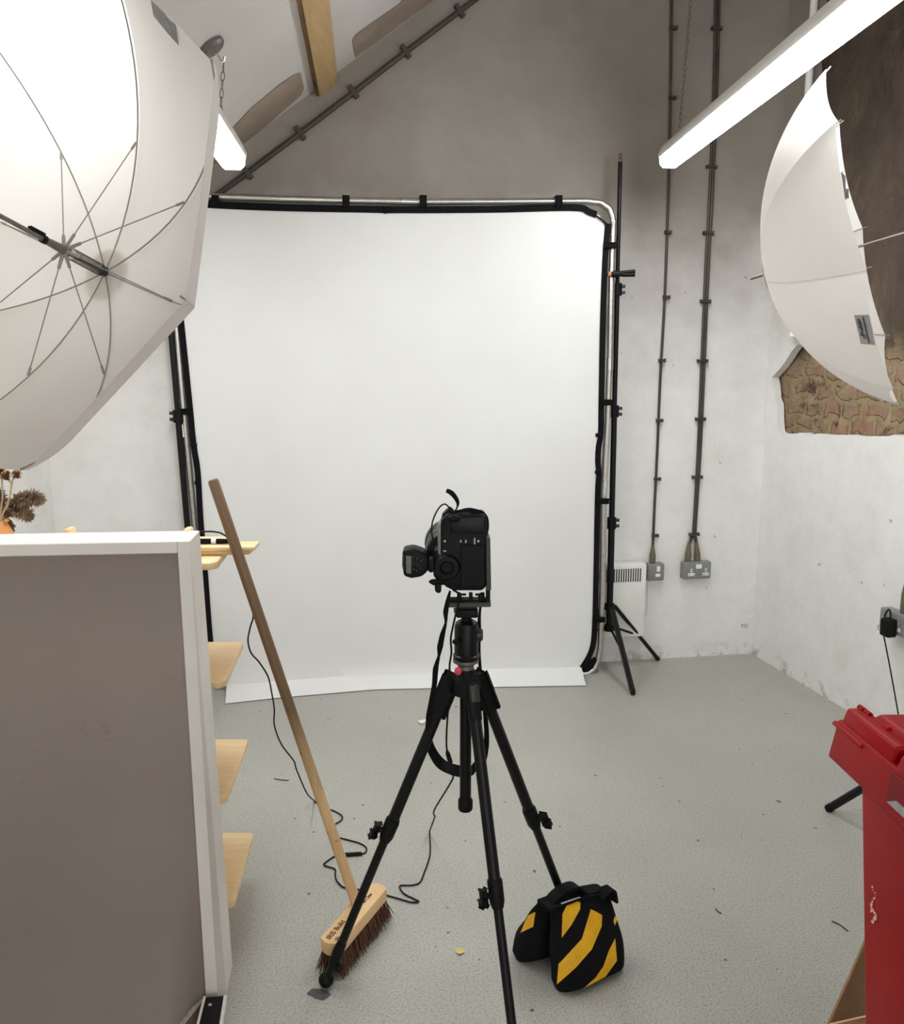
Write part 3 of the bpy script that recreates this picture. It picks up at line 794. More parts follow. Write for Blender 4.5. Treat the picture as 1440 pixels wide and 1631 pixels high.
# ------------------------------------------------------------------ shoot-through umbrellas
def umbrella(label, hub, axis, roll, SG, h, R, rj, sr, shaft, clip_at, scal, rib_r):
    a = V(axis).normalized(); e1 = a.cross(V((0, 0, 1))).normalized(); e2 = a.cross(e1).normalized(); H = V(hub)
    rho = (R * R + h * h) / (2 * h)
    def hh(r): return rho - sqrt(max(0, rho * rho - r * r))
    def dirk(k): return e1 * cos(roll + SG * k * pi / 4) + e2 * sin(roll + SG * k * pi / 4)
    def rib(k, r, off=0.0): return H + dirk(k) * (r - off * r / rho) + a * (hh(r) + off)
    smax = math.asin(min(1, R / rho))
    def rt_(s): return rho * sin(smax * s)
    t = Thing('photo_umbrella', label, 'umbrella', H, 'shoot-through photo umbrellas')
    bm = B(); NS, NF = 22, 10; ctr = bm.verts.new(H); ringv = []
    for i in range(1, NS + 1):
        s = i / NS; ring = []
        for k in range(8):
            for f in range(NF):
                q = f / NF; b = 4 * q * (1 - q)
                ss = s * (1 - scal * b * s)
                p = rib(k, rt_(ss)).lerp(rib(k + 1, rt_(ss)), q)
                p += a * (-0.006 * b * s * (1 - s) * 4 * 0)
                ring.append(bm.verts.new(p))
        ringv.append(ring)
    n = 8 * NF
    for j in range(n): bm.faces.new((ctr, ringv[0][j], ringv[0][(j + 1) % n]))
    for i in range(NS - 1):
        for j in range(n): bm.faces.new((ringv[i][j], ringv[i + 1][j], ringv[i + 1][(j + 1) % n], ringv[i][(j + 1) % n]))
    for i in range(NS - 1):
        for k in range(8):
            e = bm.edges.get((ringv[i][k * NF], ringv[i + 1][k * NF]))
            if e: e.smooth = False
    can = t.part('canopy', bm, 'canopy', keep=True)
    bm = B(); lathe(bm, H - a * .002, -a, [(.05, 0), (.05, .0008), (0, .001)], 24)
    for k in range(8):
        bm = B() if k else bm
        if k == 0: t.part('centre_cap', bm, 'canopy'); bm = B()
        tube(bm, [rib(k, rt_(s / 18), .004) for s in range(0, 19)], rib_r, 6); rb = t.part('rib', bm, 'rib_grey')
        bm = B(); p = rib(k, R, .004); q = rib(k, R * .97, .004); tube(bm, [p, p + (p - q).normalized() * .010], [.0016, .0018], 6); t.part('rib_tip', bm, 'rib_grey', rb)
        bm = B(); j = rib(k, rj, .006); r0 = H + a * sr + dirk(k) * .006
        tube(bm, [r0, r0.lerp(j, .12), r0.lerp(j, .125), r0.lerp(j, .93), r0.lerp(j, .935), j], [.0035, .0028, .0011, .0011, .0024, .0024], 6); t.part('stretcher', bm, 'rib_grey')
    bm = B(); tube(bm, [H - a * .045, H + a * .02, H + a * shaft], 0.0040, 10); sh = t.part('shaft', bm, 'grey_metal')
    bm = B(); tube(bm, [H + a * (shaft - .1), H + a * shaft], .0055, 10); t.part('shaft_sleeve', bm, 'black_soft', sh)
    bm = B(); tube(bm, [H + a * .003, H + a * .012], .009, 12); t.part('hub', bm, 'dark_grey')
    bm = B(); tube(bm, [H + a * (sr - .008), H + a * (sr + .008), H + a * (sr + .05)], [.009, .008, .0055], 12); t.part('runner', bm, 'grey_metal')
    bm = B(); tube(bm, [H + a * clip_at, H + a * (clip_at + .008)], .0075, 10); p = H + a * clip_at; box(bm, p + e2 * -.006 + a * .02, (.006, .006, .03), Matrix((tuple(e1), tuple(e2), tuple(a))).transposed(), .001); t.part('catch', bm, 'black_soft')
    pts = []
    for i in range(23 * 12 + 1):
        an = 2 * pi * i / 12; s = .012 + (sr - .028) * (i / (23 * 12)); pts.append(H + a * s + (e1 * cos(an) + e2 * sin(an)) * .0105)
    bm = B(); tube(bm, pts, 0.0006, 4); t.part('spring', bm, 'dark_grey')
    # the stand that carries it
    hold = H + a * (shaft - .05)
    return t, can, hold
KL, KR = .865, .95
uL, canL, holdL = umbrella('big white photo umbrella at upper left seen from inside', ORG + (V((-0.7356, 1.9568, 1.7323)) - ORG) * KL, (-0.3679, -0.8821, 0.294), 5.131, -1, 0.3071 * KL, 0.52 * KL, 0.2668 * KL, 0.1169 * KL, 0.70, 0.165 * KL, 0.012, .0014)
uR, canR, holdR = umbrella('white photo umbrella at right seen from outside beside the stripped wall', ORG + (V((1.0077, 2.9533, 1.8202)) - ORG) * KR, (0.8643, -0.4311, 0.2591), 4.9436, 1, 0.2936 * KR, 0.52 * KR, 0.2668 * KR, 0.1169 * KR, 0.70, 0.165 * KR, 0.03, .0015)
def holder_stand(label, hold, feet, axis):
    base = V((hold.x, hold.y, 0)); topz = hold.z - .05
    t = light_stand(label, base, V((hold.x, hold.y, topz)), feet, 0.42, [0.75, 1.2], 0.015, V((0, -1, 0)), False, lr=.014, ls=0)
    bm = B(); box(bm, V((hold.x, hold.y, topz + .045)), (.05, .06, .10), None, .008); t.part('umbrella_holder', bm, 'black_soft')
    return t
f1 = AZ(1321, 1292)
rb_ = V((holdR.x, holdR.y, 0)); dv = V((f1.x, f1.y, 0)) - rb_
def rot2(v, an): return V((v.x * cos(an) - v.y * sin(an), v.x * sin(an) + v.y * cos(an), 0))
holder_stand('black light stand whose leg shows behind the red bin', holdR, [V((f1.x, f1.y, 0)), rb_ + rot2(dv, 2 * pi / 3), rb_ + rot2(dv, -2 * pi / 3)], None)
lb_ = V((holdL.x, holdL.y, 0)); dv = V((-.30, .18, 0))
holder_stand('black light stand carrying the big left umbrella', holdL, [lb_ + dv, lb_ + rot2(dv, 2 * pi / 3), lb_ + rot2(dv, -2 * pi / 3)], None)
# cloth labels on the umbrellas
def child_decal(t, name, poly, bvh, mat, parent, off=.0015, step=6, label=None): return t.part(name, decal(poly, bvh, off, step), mat, parent, label)
bR, bL = bvh_of(canR), bvh_of(canL)
child_decal(uR, 'brand_patch', [(1361, 501), (1384.5, 501), (1394.5, 549), (1371.5, 547)], bR, 'label_grey', canR, label='grey label with black logo')
child_decal(uR, 'brand_patch', [(1339, 275), (1349, 268), (1358, 311), (1346, 319)], bR, 'label_dark', canR, .0015, 5, 'dark grey patch inside the canopy')
child_decal(uL, 'brand_patch', [(241, -3), (256, -3), (270, 16), (282, 42), (286, 72), (268, 52), (246, 25)], bL, 'label_dark', canL, .0015, 2.5, 'dark grey patch on the canopy')
# the maker's lettering, carried onto the label
def lettering(txt, o_px, x_px, y_px, size):
    """o_px + x_px * glyph x + y_px * glyph y, then onto the canopy"""
    bm = text_bm(txt, (0, 0, 0), (1, 0, 0), (0, 1, 0), size, .25)
    for v in bm.verts:
        px = o_px[0] + x_px[0] * v.co.x + y_px[0] * v.co.y; py = o_px[1] + x_px[1] * v.co.x + y_px[1] * v.co.y
        r = ray(px, py).normalized(); hit, nn, _, _ = bR.ray_cast(ORG, r)
        if hit is None: hit = v.co; nn = -r
        if nn.dot(r) > 0: nn = -nn
        v.co = hit + nn * .0028
    return bm
uR.part('lettering', lettering('Profoto', (1378.5, 533.5), (-.31, -1.0), (-1.0, .12), 8.6), 'ink', canR)
bm = B()
for q in range(1):
    pass
bm.free()
bm = decal([(1374.5, 503.5), (1376.2, 503.3), (1386.0, 545.5), (1384.2, 545.6)], bR, .0028, 3); uR.part('small_print', bm, 'dark_grey', canR)
def ring_px(cx, cy, rx, ry, rw):
    pts = [(cx + rx * cos(a), cy + ry * sin(a)) for a in [2 * pi * i / 16 for i in range(16)]]
    inn = [(cx + (rx - rw) * cos(a), cy + (ry - rw) * sin(a)) for a in [2 * pi * i / 16 for i in range(16)]]
    bm = B(); vo, vi = [], []
    for arr, src in ((vo, pts), (vi, inn)):
        for p in src:
            r = ray(*p).normalized(); hit, nn, _, _ = bR.ray_cast(ORG, r); nn = -nn if nn.dot(r) > 0 else nn
            arr.append(bm.verts.new(hit + nn * .0028))
    for i in range(16): bm.faces.new((vo[i], vo[(i + 1) % 16], vi[(i + 1) % 16], vi[i]))
    return bm
uR.part('logo_ring', ring_px(1378, 536, 2.6, 2.6, .9), 'ink', canR)

# ------------------------------------------------------------------ white partition board at the left
pf_tr, pf_br = AZ(302, 861.5, 1.152), V((-0.580, 1.966, 0.0))
pb_tr, pb_br = AZ(318, 845, 1.152), AY(371, 1545, 2.085)
fd = (AZ(0, 867, 1.152) - pf_tr).normalized()          # along the top, to the left
LEN = 0.75
pt = Thing('partition_board', 'white-edged free-standing board with a taupe back at left', 'partition', V((-.95, 2.0, 0)))
nb = V((fd.y, -fd.x, 0));  nb = nb if nb.y > 0 else -nb
# right stile: front face, side face with a clipped toe
S = 0.028
tl = pf_tr + fd * S; bl = pf_br + fd * S
toe = AZ(362, 1583, 0.0)
bm = B()
a = [bm.verts.new(p) for p in (pf_br, pf_tr, pb_tr, V((pb_br.x, pb_br.y, pb_br.z)), V((toe.x, toe.y, 0.0)))]
b = [bm.verts.new(p) for p in (bl, tl, pb_tr + fd * S, pb_br + fd * S, V((toe.x, toe.y, 0)) + fd * S)]
bm.faces.new(a); bm.faces.new(b[::-1])
for i in range(5): bm.faces.new((a[i], b[i], b[(i + 1) % 5], a[(i + 1) % 5]))
bmesh.ops.bevel(bm, geom=[e for e in bm.edges], offset=.002, segments=1, affect='EDGES')
pt.part('side_rail', bm, 'white_paint', label='worn white side rail')
bm = B()
hexa(bm, [pf_tr + fd * LEN - V((0, 0, .028)), pf_tr - V((0, 0, .028)) + fd * S, pb_tr - V((0, 0, .028)) + fd * S, pb_tr + fd * LEN - V((0, 0, .028)), pf_tr + fd * LEN, pf_tr + fd * S, pb_tr + fd * S, pb_tr + fd * LEN], .002, 1)
pt.part('top_rail', bm, 'white_paint')
bm = B(); q = [pf_tr + fd * LEN, pf_tr + fd * (LEN - S), pb_tr + fd * (LEN - S), pb_tr + fd * LEN]
hexa(bm, [V((p.x, p.y, 0)) for p in q] + q, .002, 1); pt.part('side_rail', bm, 'frame_face')
# recessed hardboard whose lower edge has sprung forward
rows = []
for i in range(31):
    v = i / 30; r = []
    for j in range(25):
        u = S * .8 + (LEN - 2 * S) * j / 24
        p = pf_tr.lerp(pf_br, v) + fd * u + nb * .012; p.z = 1.125 * (1 - v) + 0.004
        k_ = max(0.0, min(1.0, (u - .028) / .06)); lowk = max(0, (v - .55) / .45)
        p = p - nb * (0.125 * k_ * k_ * (3 - 2 * k_) * lowk ** 2)
        r.append(p)
    rows.append(r)
bm = B(); grid(bm, rows)
bmesh.ops.solidify(bm, geom=bm.faces[:], thickness=0.003)
pt.part('hardboard_panel', bm, 'panel', label='taupe hardboard panel with scuffs', ang=60)
# floor foot lying in front of the board
z0 = 0.02
fo = Thing('board_foot', 'black-topped floor strip with pale edges at the foot of the board', 'floor strip', V((-.57, 1.85, 0)))
A0, A1 = AZ(328, 1588, z0), AZ(356.5, 1586, z0); fdn = V((0.10, -1, 0)).normalized()
B0, B1 = AZ(317.5, 1631, z0), AZ(349.5, 1631, z0)
B0 = A0 + (B0 - A0) * 3.0; B1 = A1 + (B1 - A1) * 3.0
bm = B(); dz = V((0, 0, -.019)); hexa(bm, [A0 + dz, A1 + dz, B1 + dz, B0 + dz, A0, A1, B1, B0], .001, 1); fo.part('top_mat', bm, 'black_soft')
for P, Q, w in ((A1, B1, .008), (A0, B0, -.006)):
    bm = B(); wv = V((w, 0, 0)); u_ = V((0, 0, .003)); hexa(bm, [P + dz, P + wv + dz, Q + wv + dz, Q + dz, P + u_, P + wv + u_, Q + wv + u_, Q + u_], .0008, 1); fo.part('pale_edge', bm, 'white_paint', label='pale edge strip')
bm = B(); prism(bm, [AZ(327, 1589, .006), AZ(280, 1650, .006), AZ(262, 1760, .006), AZ(300, 1760, .006), AZ(317, 1640, .006)], (0, 0, -.005)); fo.part('brown_wedge', bm, 'flat_brown', label='flat brown piece beside the strip')  # flat dark brown piece on the floor between panel and strip
bm = B(); s0 = (A0 + A1) / 2 + V((-.004, -.03, 0)); lathe(bm, s0, V((0, 0, 1)), [(.005, 0), (.005, .0015), (.002, .002)], 10); fo.part('screw', bm, 'steel')

# ------------------------------------------------------------------ plywood shelf unit behind the board
sh = Thing('shelf_unit', 'plywood shelving unit with four shelves behind the white board', 'shelves', V((-.95, 2.3, 0)))
YN = 2.125
shelf_z = []
for near, far in (((372, 1440), (404, 1326)), ((360, 1273), (396, 1177)), ((358, 1087), (388, 1022)), ((345, 897), (372, 869))):
    pn = AY(near[0], near[1], YN); z = pn.z; pfar = AZ(far[0], far[1], z); shelf_z.append(z)
    if near[0] == 345: pfar = V((-.605, 2.46, z))
    L = 0.72; bm = B(); rc = .018
    dd = (pfar - pn).normalized(); nx = V((1, 0, 0))
    poly = [pn + V((-L, 0, 0)), pn - nx * rc, pn + dd * rc, pfar - dd * rc * .3, pfar - nx * rc * .5, V((pfar.x - L, pfar.y, z))]
    prism(bm, poly, (0, 0, -.018), .0025, 2)
    sh.part('shelf', bm, 'ply')
for x, y in ((-.735, 2.44), (-.72, 2.17), (-1.065, 2.44), (-1.065, 2.17)):
    zt = 1.089 if y > 2.3 else 1.0
    bm = B(); box(bm, (x, y, zt / 2), (.02, .045, zt), None, .006); sh.part('post', bm, 'ply')
ztop = shelf_z[-1]
pA = AZ(410, 866, ztop + .0235); pB = AZ(403, 872, ztop + .0115)
bm = B(); box(bm, (pA.x - .21, pA.y - .008, ztop + .0178), (.42, .075, .0112), Matrix.Rotation(.03, 3, 'Z'), .004)
single('plywood_offcut', bm, 'ply', 'upper plywood strip sticking out from the top shelf', 'plywood strip', (pA.x - .21, pA.y, ztop + .012), 'plywood strips on the top shelf')
bm = B(); box(bm, (pB.x - .2, pB.y - .008, ztop + .0060), (.40, .075, .0112), Matrix.Rotation(.02, 3, 'Z'), .004)
single('plywood_offcut', bm, 'ply', 'lower plywood strip lying flat on the top shelf', 'plywood strip', (pB.x - .2, pB.y, ztop + .0005), 'plywood strips on the top shelf')
cz = ztop + .0242 + .0066
rr_ = ray(343, 862); yr = (cz - EYE) / rr_.z * rr_.y
q0 = AY(300, 862, yr); q1 = AY(364, 862.5, yr); q0.z = q1.z = cz
t = Thing('black_roll', 'black cloth roll with a white band on the top shelf', 'roll', (q0 + q1) / 2)
bm = B(); tube(bm, [q0, q0.lerp(q1, .3), q0.lerp(q1, .8), q1], [.0064, .0068, .0068, .006], 12); t.part('cloth', bm, 'black_fabric')
bm = B(); tube(bm, [q0.lerp(q1, .58), q0.lerp(q1, .70)], .0072, 12); t.part('band', bm, 'white_plastic')

# vase with dried flowers
vc = AY(2, 850, 2.32); vb = V((vc.x, 2.32, ztop))
zt = AY(3, 830, 2.32).z
prof = [(.034, 0), (.036, .01), (.030, (zt - ztop) * .55), (.014, zt - ztop), (.011, zt - ztop)]
vz = single('flower_vase', one(lathe, vb, (0, 0, 1), prof, 24), 'terracotta', 'small orange ceramic vase behind the white board', 'vase', vb)
tv = V((vb.x, vb.y, zt))
def stem_pts(px): return smooth_path([tv + V((0, 0, -.02))] + [AY(x, y, 2.32) for x, y in px], 5)
def strawflower(label, cpx, r, mats, stem):
    c = AY(cpx[0], cpx[1], 2.32 + rnd.uniform(-.01, .01)); t = Thing('strawflower', label, 'dried flower', tv, 'dried flowers in the orange vase')
    bm = B(); tube(bm, stem_pts(stem) + [c], .0022, 6); t.part('stem', bm, 'stem')
    for mi, (mat, n0, rr) in enumerate(((mats[0], 70, 1.0), (mats[1], 46, .86))):
        bm = B(); rg = random.Random(int(cpx[0] * 7 + mi))
        for i in range(n0):
            th = rg.uniform(0, 2 * pi); ph = rg.uniform(-.9 if mi == 0 else -.2, 1.2)
            d = V((cos(th) * cos(ph), sin(th) * cos(ph), sin(ph)))
            u, w = fr(d); p = c + d * r * rr * .5; tip = c + d * r * rr
            vs = [bm.verts.new(p + u * r * .16), bm.verts.new(p - u * r * .16), bm.verts.new(tip - u * r * .1 + w * .001), bm.verts.new(tip + d * r * .12), bm.verts.new(tip + u * r * .1)]
            bm.faces.new(vs)
        t.part('petals', bm, mat)
    bm = B(); ball(bm, c, r * .62, n=12); t.part('flower_heart', bm, mats[0])
strawflower('yellow and brown strawflower beside the umbrella tip', (27, 756), .0125, ('petal_dark', 'petal'), [(4, 820), (14, 798), (20, 765)])
strawflower('yellow strawflower leftmost above the orange vase', (9, 758), .0150, ('petal_dark', 'petal'), [(3, 822), (14, 800), (18, 770)])
strawflower('dark purple strawflower tucked under the umbrella edge', (0, 748), .014, ('petal_dark', 'petal_purple'), [(1, 818), (4, 790), (3, 765)])
strawflower('tiny pale dried flower just over the orange vase', (11, 829), .006, ('petal', 'paper'), [(9, 834)])
def plume(label, axis_px, w, nn, seed):
    t = Thing('pampas_plume', label, 'dried grass', tv, 'dried flowers in the orange vase')
    ax = smooth_path([tv] + [AY(x, y, 2.34) for x, y in axis_px], 6)
    bm = B(); tube(bm, ax, .0014, 5); t.part('stem', bm, 'stem')
    rg = random.Random(seed); bm = B(); m = len(ax)
    for i in range(nn):
        s = rg.uniform(.22, 1.0); k_ = min(m - 2, int(s * (m - 1))); p = ax[k_].lerp(ax[k_ + 1], s * (m - 1) - k_)
        tt = (ax[k_ + 1] - ax[k_]).normalized(); env = w * (0.35 + 1.1 * sin(pi * min(1, (s - .15) / .9)) ** .8)
        d = (tt * rg.uniform(.4, 1.0) + V((rg.gauss(0, .7), rg.gauss(0, .7), rg.gauss(0, .7) - .35))).normalized()
        q = p + d * env * rg.uniform(.4, 1); sd = d.cross(V((0, 1, 0))).normalized() * .0013
        mdl = p.lerp(q, .6) + V((0, 0, .003))
        bm.faces.new([bm.verts.new(p - sd), bm.verts.new(p + sd), bm.verts.new(mdl + sd * 1.4), bm.verts.new(q), bm.verts.new(mdl - sd * 1.4)])
    fz_ = t.part('plume', bm, 'pampas'); fz_['kind'] = 'stuff'
plume('upper brown pampas plume pointing right over the board', [(10, 815), (30, 798), (52, 793), (64, 796)], .025, 1300, 3)
plume('lower brown pampas plume drooping right over the board', [(10, 820), (24, 812), (40, 818), (46, 823)], .023, 900, 4)
plume('brown pampas plume leaning left behind the vase', [(2, 815), (-2, 795), (-10, 780)], .022, 700, 5)
plume('short brown pampas tuft hanging beside the vase', [(10, 828), (16, 836), (20, 846)], .012, 400, 6)

# ------------------------------------------------------------------ broom
hb = AZ(568, 1440, .094); ht = AY(339, 764, 2.165)
bt = Thing('push_broom', 'wooden broom with a long handle leaning on the plywood shelf', 'broom', V((hb.x, hb.y, 0)))
bm = B(); tube(bm, [hb + (hb - ht).normalized() * .012, hb.lerp(ht, .3), hb.lerp(ht, .7), hb.lerp(ht, .995), ht], [.0142, .0142, .0138, .0135, .011], 16); bt.part('handle', bm, 'handle')
zt = .098
e0, e1_ = AZ(527, 1497, zt), AZ(601, 1411, zt)
ld = (e1_ - e0).normalized(); wd = V((ld.y, -ld.x, 0)); hw = .030
poly = []
for s, off in ((0, 1), (1, -1)):
    c = e0 if s == 0 else e1_
    dirn = -ld if s == 0 else ld
    for k_ in range(7):
        q = -1 + 2 * k_ / 6; q = q * off
        poly.append(c + wd * hw * q + dirn * .014 * (1 - q * q))
bm = B(); prism(bm, poly[::-1], (0, 0, -.036), .003, 2); bt.part('head_block', bm, 'block')
# socket boss for the handle
bm = B(); box(bm, hb + V((0, 0, -.004)), (.04, .07, .014), Matrix.Rotation(atan2(ld.y, ld.x) - pi / 2, 3, 'Z'), .005); bt.part('handle_boss', bm, 'block')
bm = B(); rg = random.Random(5)
L = (e1_ - e0).length
for i in range(900):
    u = rg.uniform(.0, L); v = rg.uniform(-1, 1)
    p = e0 + ld * u + wd * hw * .86 * v + V((0, 0, zt - .034 - zt)); p.z = zt - .034
    endk = -1 if u < .04 else (1 if u > L - .04 else 0)
    q = p + wd * (v * .016 + rg.gauss(0, .003)) + ld * (endk * abs(rg.gauss(.01, .008)) + rg.gauss(0, .003)); q.z = rg.uniform(.001, .007)
    tube(bm, [p, p.lerp(q, .5) + V((0, 0, .0)), q], [.0017, .0016, .0008], 4)
br = bt.part('bristles', bm, 'bristle'); br['kind'] = 'stuff'
def on_block(txt, u, v, size):
    o = e0 + ld * u + wd * v; o.z = zt + .0008
    return text_bm(txt, o, ld, -wd, size, .0004)
bt.part('handwriting', on_block('IRIS Build', .0, -.002, .021), 'pencil')
bt.part('handwriting', on_block('Ely', .003, .022, .019), 'pencil')
bt.part('handwriting', on_block('M Clee', .17, .006, .0155), 'pencil')

# ------------------------------------------------------------------ tripod
TX, TY = 0.032, 1.98
tz = AY(742, 1076, TY).z
tp = Thing('camera_tripod', 'black three-legged camera tripod in the middle of the floor', 'tripod', V((TX, TY, 0)))
cb = AY(742, 1290, TY).z
bm = B(); tube(bm, [(TX, TY, cb + .02), (TX, TY, tz + .05)], .0135, 16); col = tp.part('centre_column', bm, 'black')
bm = B(); tube(bm, [(TX, TY, cb), (TX, TY, cb + .004), (TX, TY, cb + .026), (TX, TY, cb + .03)], [.015, .0175, .0175, .0155], 16); tp.part('column_cap', bm, 'black_soft', col)
bm = B(); lathe(bm, (TX, TY, tz - .045), (0, 0, 1), [(.028, 0), (.036, .008), (.038, .03), (.030, .045), (.021, .055), (.020, .062)], 20); tp.part('spider', bm, 'black_soft')
feet = [V((*AZ(520, 1572)[:2], 0)), V((.143, 1.70, 0)), V((.342, 2.149, 0))]
hinge_px = [(716, 1086), (757, 1092), (777, 1086)]
col_px = [(619, 1314), (776, 1412), (849, 1296)]
knob_side = [V((-1, -.2, .1)), V((-.9, -.5, -.05)), V((1, -.25, -.05))]
for i, f in enumerate(feet):
    hd = V((f.x - TX, f.y - TY, 0)).normalized()
    hinge = V((TX, TY, tz - .012)) + hd * .034
    ft = V((f.x, f.y, .018))
    dd = (ft - hinge).normalized()
    # collar position: nearest point of the leg to the picture row
    best = min((abs((CY - FPX * ((lambda P: (P.y * sp + (P.z - EYE) * cp) / (P.y * cp - (P.z - EYE) * sp))(hinge.lerp(ft, s / 200)))) - col_px[i][1]), s) for s in range(201))[1] / 200
    jn = hinge.lerp(ft, best)
    bm = B(); tube(bm, [hinge + dd * .03, jn], .0138, 14); lg = tp.part('leg', bm, 'black')
    bm = B(); tube(bm, [jn, ft], .0108, 14); tp.part('lower_tube', bm, 'black', lg)
    bm = B(); tube(bm, [jn - dd * .018, jn - dd * .012, jn + dd * .03, jn + dd * .045], [.0165, .0178, .0172, .0128], 14); tp.part('leg_collar', bm, 'black_soft', lg)
    ks = knob_side[i].normalized(); kp = jn + dd * .012
    bm = B(); tube(bm, [kp, kp + ks * .026], .007, 10)
    u, w = fr(ks); kk = kp + ks * .032
    box(bm, kk, (.012, .010, .034), Matrix((tuple(ks), tuple(dd.cross(ks)), tuple(dd))).transposed(), .004)
    box(bm, kk + dd * .012 + ks * .004, (.010, .016, .014), Matrix((tuple(ks), tuple(dd.cross(ks)), tuple(dd))).transposed(), .004)
    tp.part('locking_knob', bm, 'black_soft', lg)
    side = hd.cross(V((0, 0, 1)))
    R = Matrix((tuple(side), tuple(side.cross(dd)), tuple(dd))).transposed()
    bm = B(); box(bm, hinge + dd * .038, (.029, .028, .09), R, .008); tp.part('leg_shoulder', bm, 'black_soft', lg)
    bm = B(); box(bm, hinge + dd * .015 + hd * .012, (.022, .018, .04), R, .004); tp.part('angle_lock', bm, 'dark_grey' if i == 1 else 'black_soft', lg)
    bm = B()
    if i == 0:
        tube(bm, [ft - dd * .115, ft - dd * .085, ft - dd * .05], [.012, .0145, .0125], 14)
        ball(bm, ft - dd * .045 + V((.018, -.004, -.002)), .011, n=10)
        ball(bm, ft + V((0, 0, .003)), .0195, n=16)
    else: tube(bm, [ft - dd * .03, ft], [.0125, .013], 12)
    tp.part('rubber_foot', bm, 'black_soft', lg)
bm = B(); c = AY(729.5, 1070, TY - .045); tube(bm, [c + V((0, .01, 0)), c, c + V((0, -.001, 0))], [.008, .008, .005], 16); tp.part('round_badge', bm, 'red_dot', label='small round red badge')
# ball head
def LZ(py): return AY(742, py, TY).z
hx = AY(743, 1010, TY).x
bm = B(); lathe(bm, (TX, TY, LZ(1070)), (0, 0, 1), [(.019, 0), (.0185, .017), (.024, .021), (.030, .025), (.030, LZ(1049) - LZ(1070))], 24); tp.part('column_plate', bm, 'grey_metal', label='grey metal plate under the ball head')
h0, h1 = LZ(1048), LZ(988)
bm = B(); lathe(bm, (hx, TY, h0), (0, 0, 1), [(.029, 0), (.031, .004), (.031, .009), (.028, .011), (.028, h1 - h0 - .014), (.025, h1 - h0 - .005), (.018, h1 - h0)], 28); bh = tp.part('ball_head', bm, 'black')
bm = B(); tube(bm, [(hx, TY, h1 - .004), (hx, TY, LZ(982)), (hx, TY, LZ(976))], [.016, .010, .012], 16); tp.part('ball_stem', bm, 'black_soft', bh)
bm = B(); kx = AY(765, 1011, TY); tube(bm, [(hx + .02, TY, kx.z), (hx + .034, TY, kx.z), (hx + .038, TY, kx.z)], [.015, .0155, .011], 16); tp.part('knob', bm, 'dark_grey', bh)
bm = B(); kx = AY(727, 1022, TY - .03); ball(bm, kx, .007, (1.4, 1, 1)); tp.part('knob', bm, 'black_soft', bh)
cz0, cz1 = LZ(980), LZ(967)
bm = B(); box(bm, (hx + .001, TY, (cz0 + cz1) / 2), (.050, .05, cz1 - cz0), None, .004); tp.part('plate_clamp', bm, 'black_soft', bh)
bm = B(); kx = AY(724, 972, TY); tube(bm, [kx + V((.008, 0, 0)), kx + V((-.002, 0, 0))], .006, 12); tp.part('clamp_screw', bm, 'grey_metal', bh)

# ------------------------------------------------------------------ camera with its bracket, standing upright on the tripod
YR = 1.945                       # rear face
cm = Thing('photo_camera', 'black camera mounted upright on the tripod facing the backdrop', 'camera', V((hx, TY, LZ(967))))
def P(px, py, y=YR): return AY(px, py, y)
def pp_(bm, pts, y, depth, bev=.003, seg=2): prism(bm, [P(x, yy, y) for x, yy in pts], (0, depth, 0), bev, seg)
bm = B(); pp_(bm, [(702, 830), (713, 819), (770, 819), (775, 824), (775, 934), (768, 941), (722, 941), (708, 934), (702, 900)], YR, .065, .004); body = cm.part('body', bm, 'black_soft')
bm = B(); pp_(bm, [(718, 824), (771, 824), (771, 850), (718, 850)], YR - .008, .012, .003); cm.part('grip', bm, 'dark_grey' if False else 'black', body)
bm = B(); pp_(bm, [(734, 868), (772, 868), (772, 934), (734, 934)], YR - .003, .004, .001, 1); cm.part('rear_screen', bm, 'screen')
bm = B(); pp_(bm, [(697, 838), (702, 832), (704, 832), (704, 884), (700, 886), (697, 880)], YR + .004, .05, .0015, 1); cm.part('top_plate_lit_edge', bm, 'grey_metal', label='pale lit edge painted along the top plate')  # light catching the edge, put in as a strip of paler colour
bm = B(); pp_(bm, [(690, 878), (700, 873), (712, 873), (712, 934), (700, 930), (690, 918)], YR + .005, .06, .006); cm.part('prism_hump', bm, 'black_soft')
ec = P(712, 904, YR - .004)
bm = B(); lathe(bm, ec + V((0, .012, 0)), (0, -1, 0), [(.030, 0), (.030, .008), (.026, .016), (.016, .017), (.012, .010)], 28); cm.part('eyecup', bm, 'black_soft')
lc = P(715, 884, YR + .06)
bm = B(); lathe(bm, (lc.x, YR + .06, lc.z), (0, 1, 0), [(.052, 0), (.055, .01), (.057, .03), (.052, .045), (.052, .09), (.058, .1), (.06, .135), (.05, .135), (.045, .12)], 36); ln_ = cm.part('lens', bm, 'black')
bm = B(); lathe(bm, (lc.x, YR + .06 + .06, lc.z), (0, 1, 0), [(.054, 0), (.0555, .004), (.0555, .026), (.054, .03)], 36); cm.part('focus_ring', bm, 'dark_grey', ln_)
bm = B(); c = P(723, 826, YR - .006); ball(bm, c, .011, (1.4, .6, .8)); cm.part('thumb_dial', bm, 'black_soft')
for pts in ([(733, 860), (735, 860), (735, 864), (733, 864)], [(741, 859), (744, 862), (741, 866)], [(755, 857), (757, 857), (757, 867), (755, 867)], [(760.5, 860.5), (763.5, 860.5), (763.5, 863.5), (760.5, 863.5)], [(707, 860.5), (710, 860.5), (710, 863.5), (707, 863.5)], [(706, 877), (711, 877), (711, 878.5), (706, 878.5)]):
    bm = B(); pp_(bm, pts, YR - .0009, .001, 0); cm.part('button_mark', bm, 'mark', body)
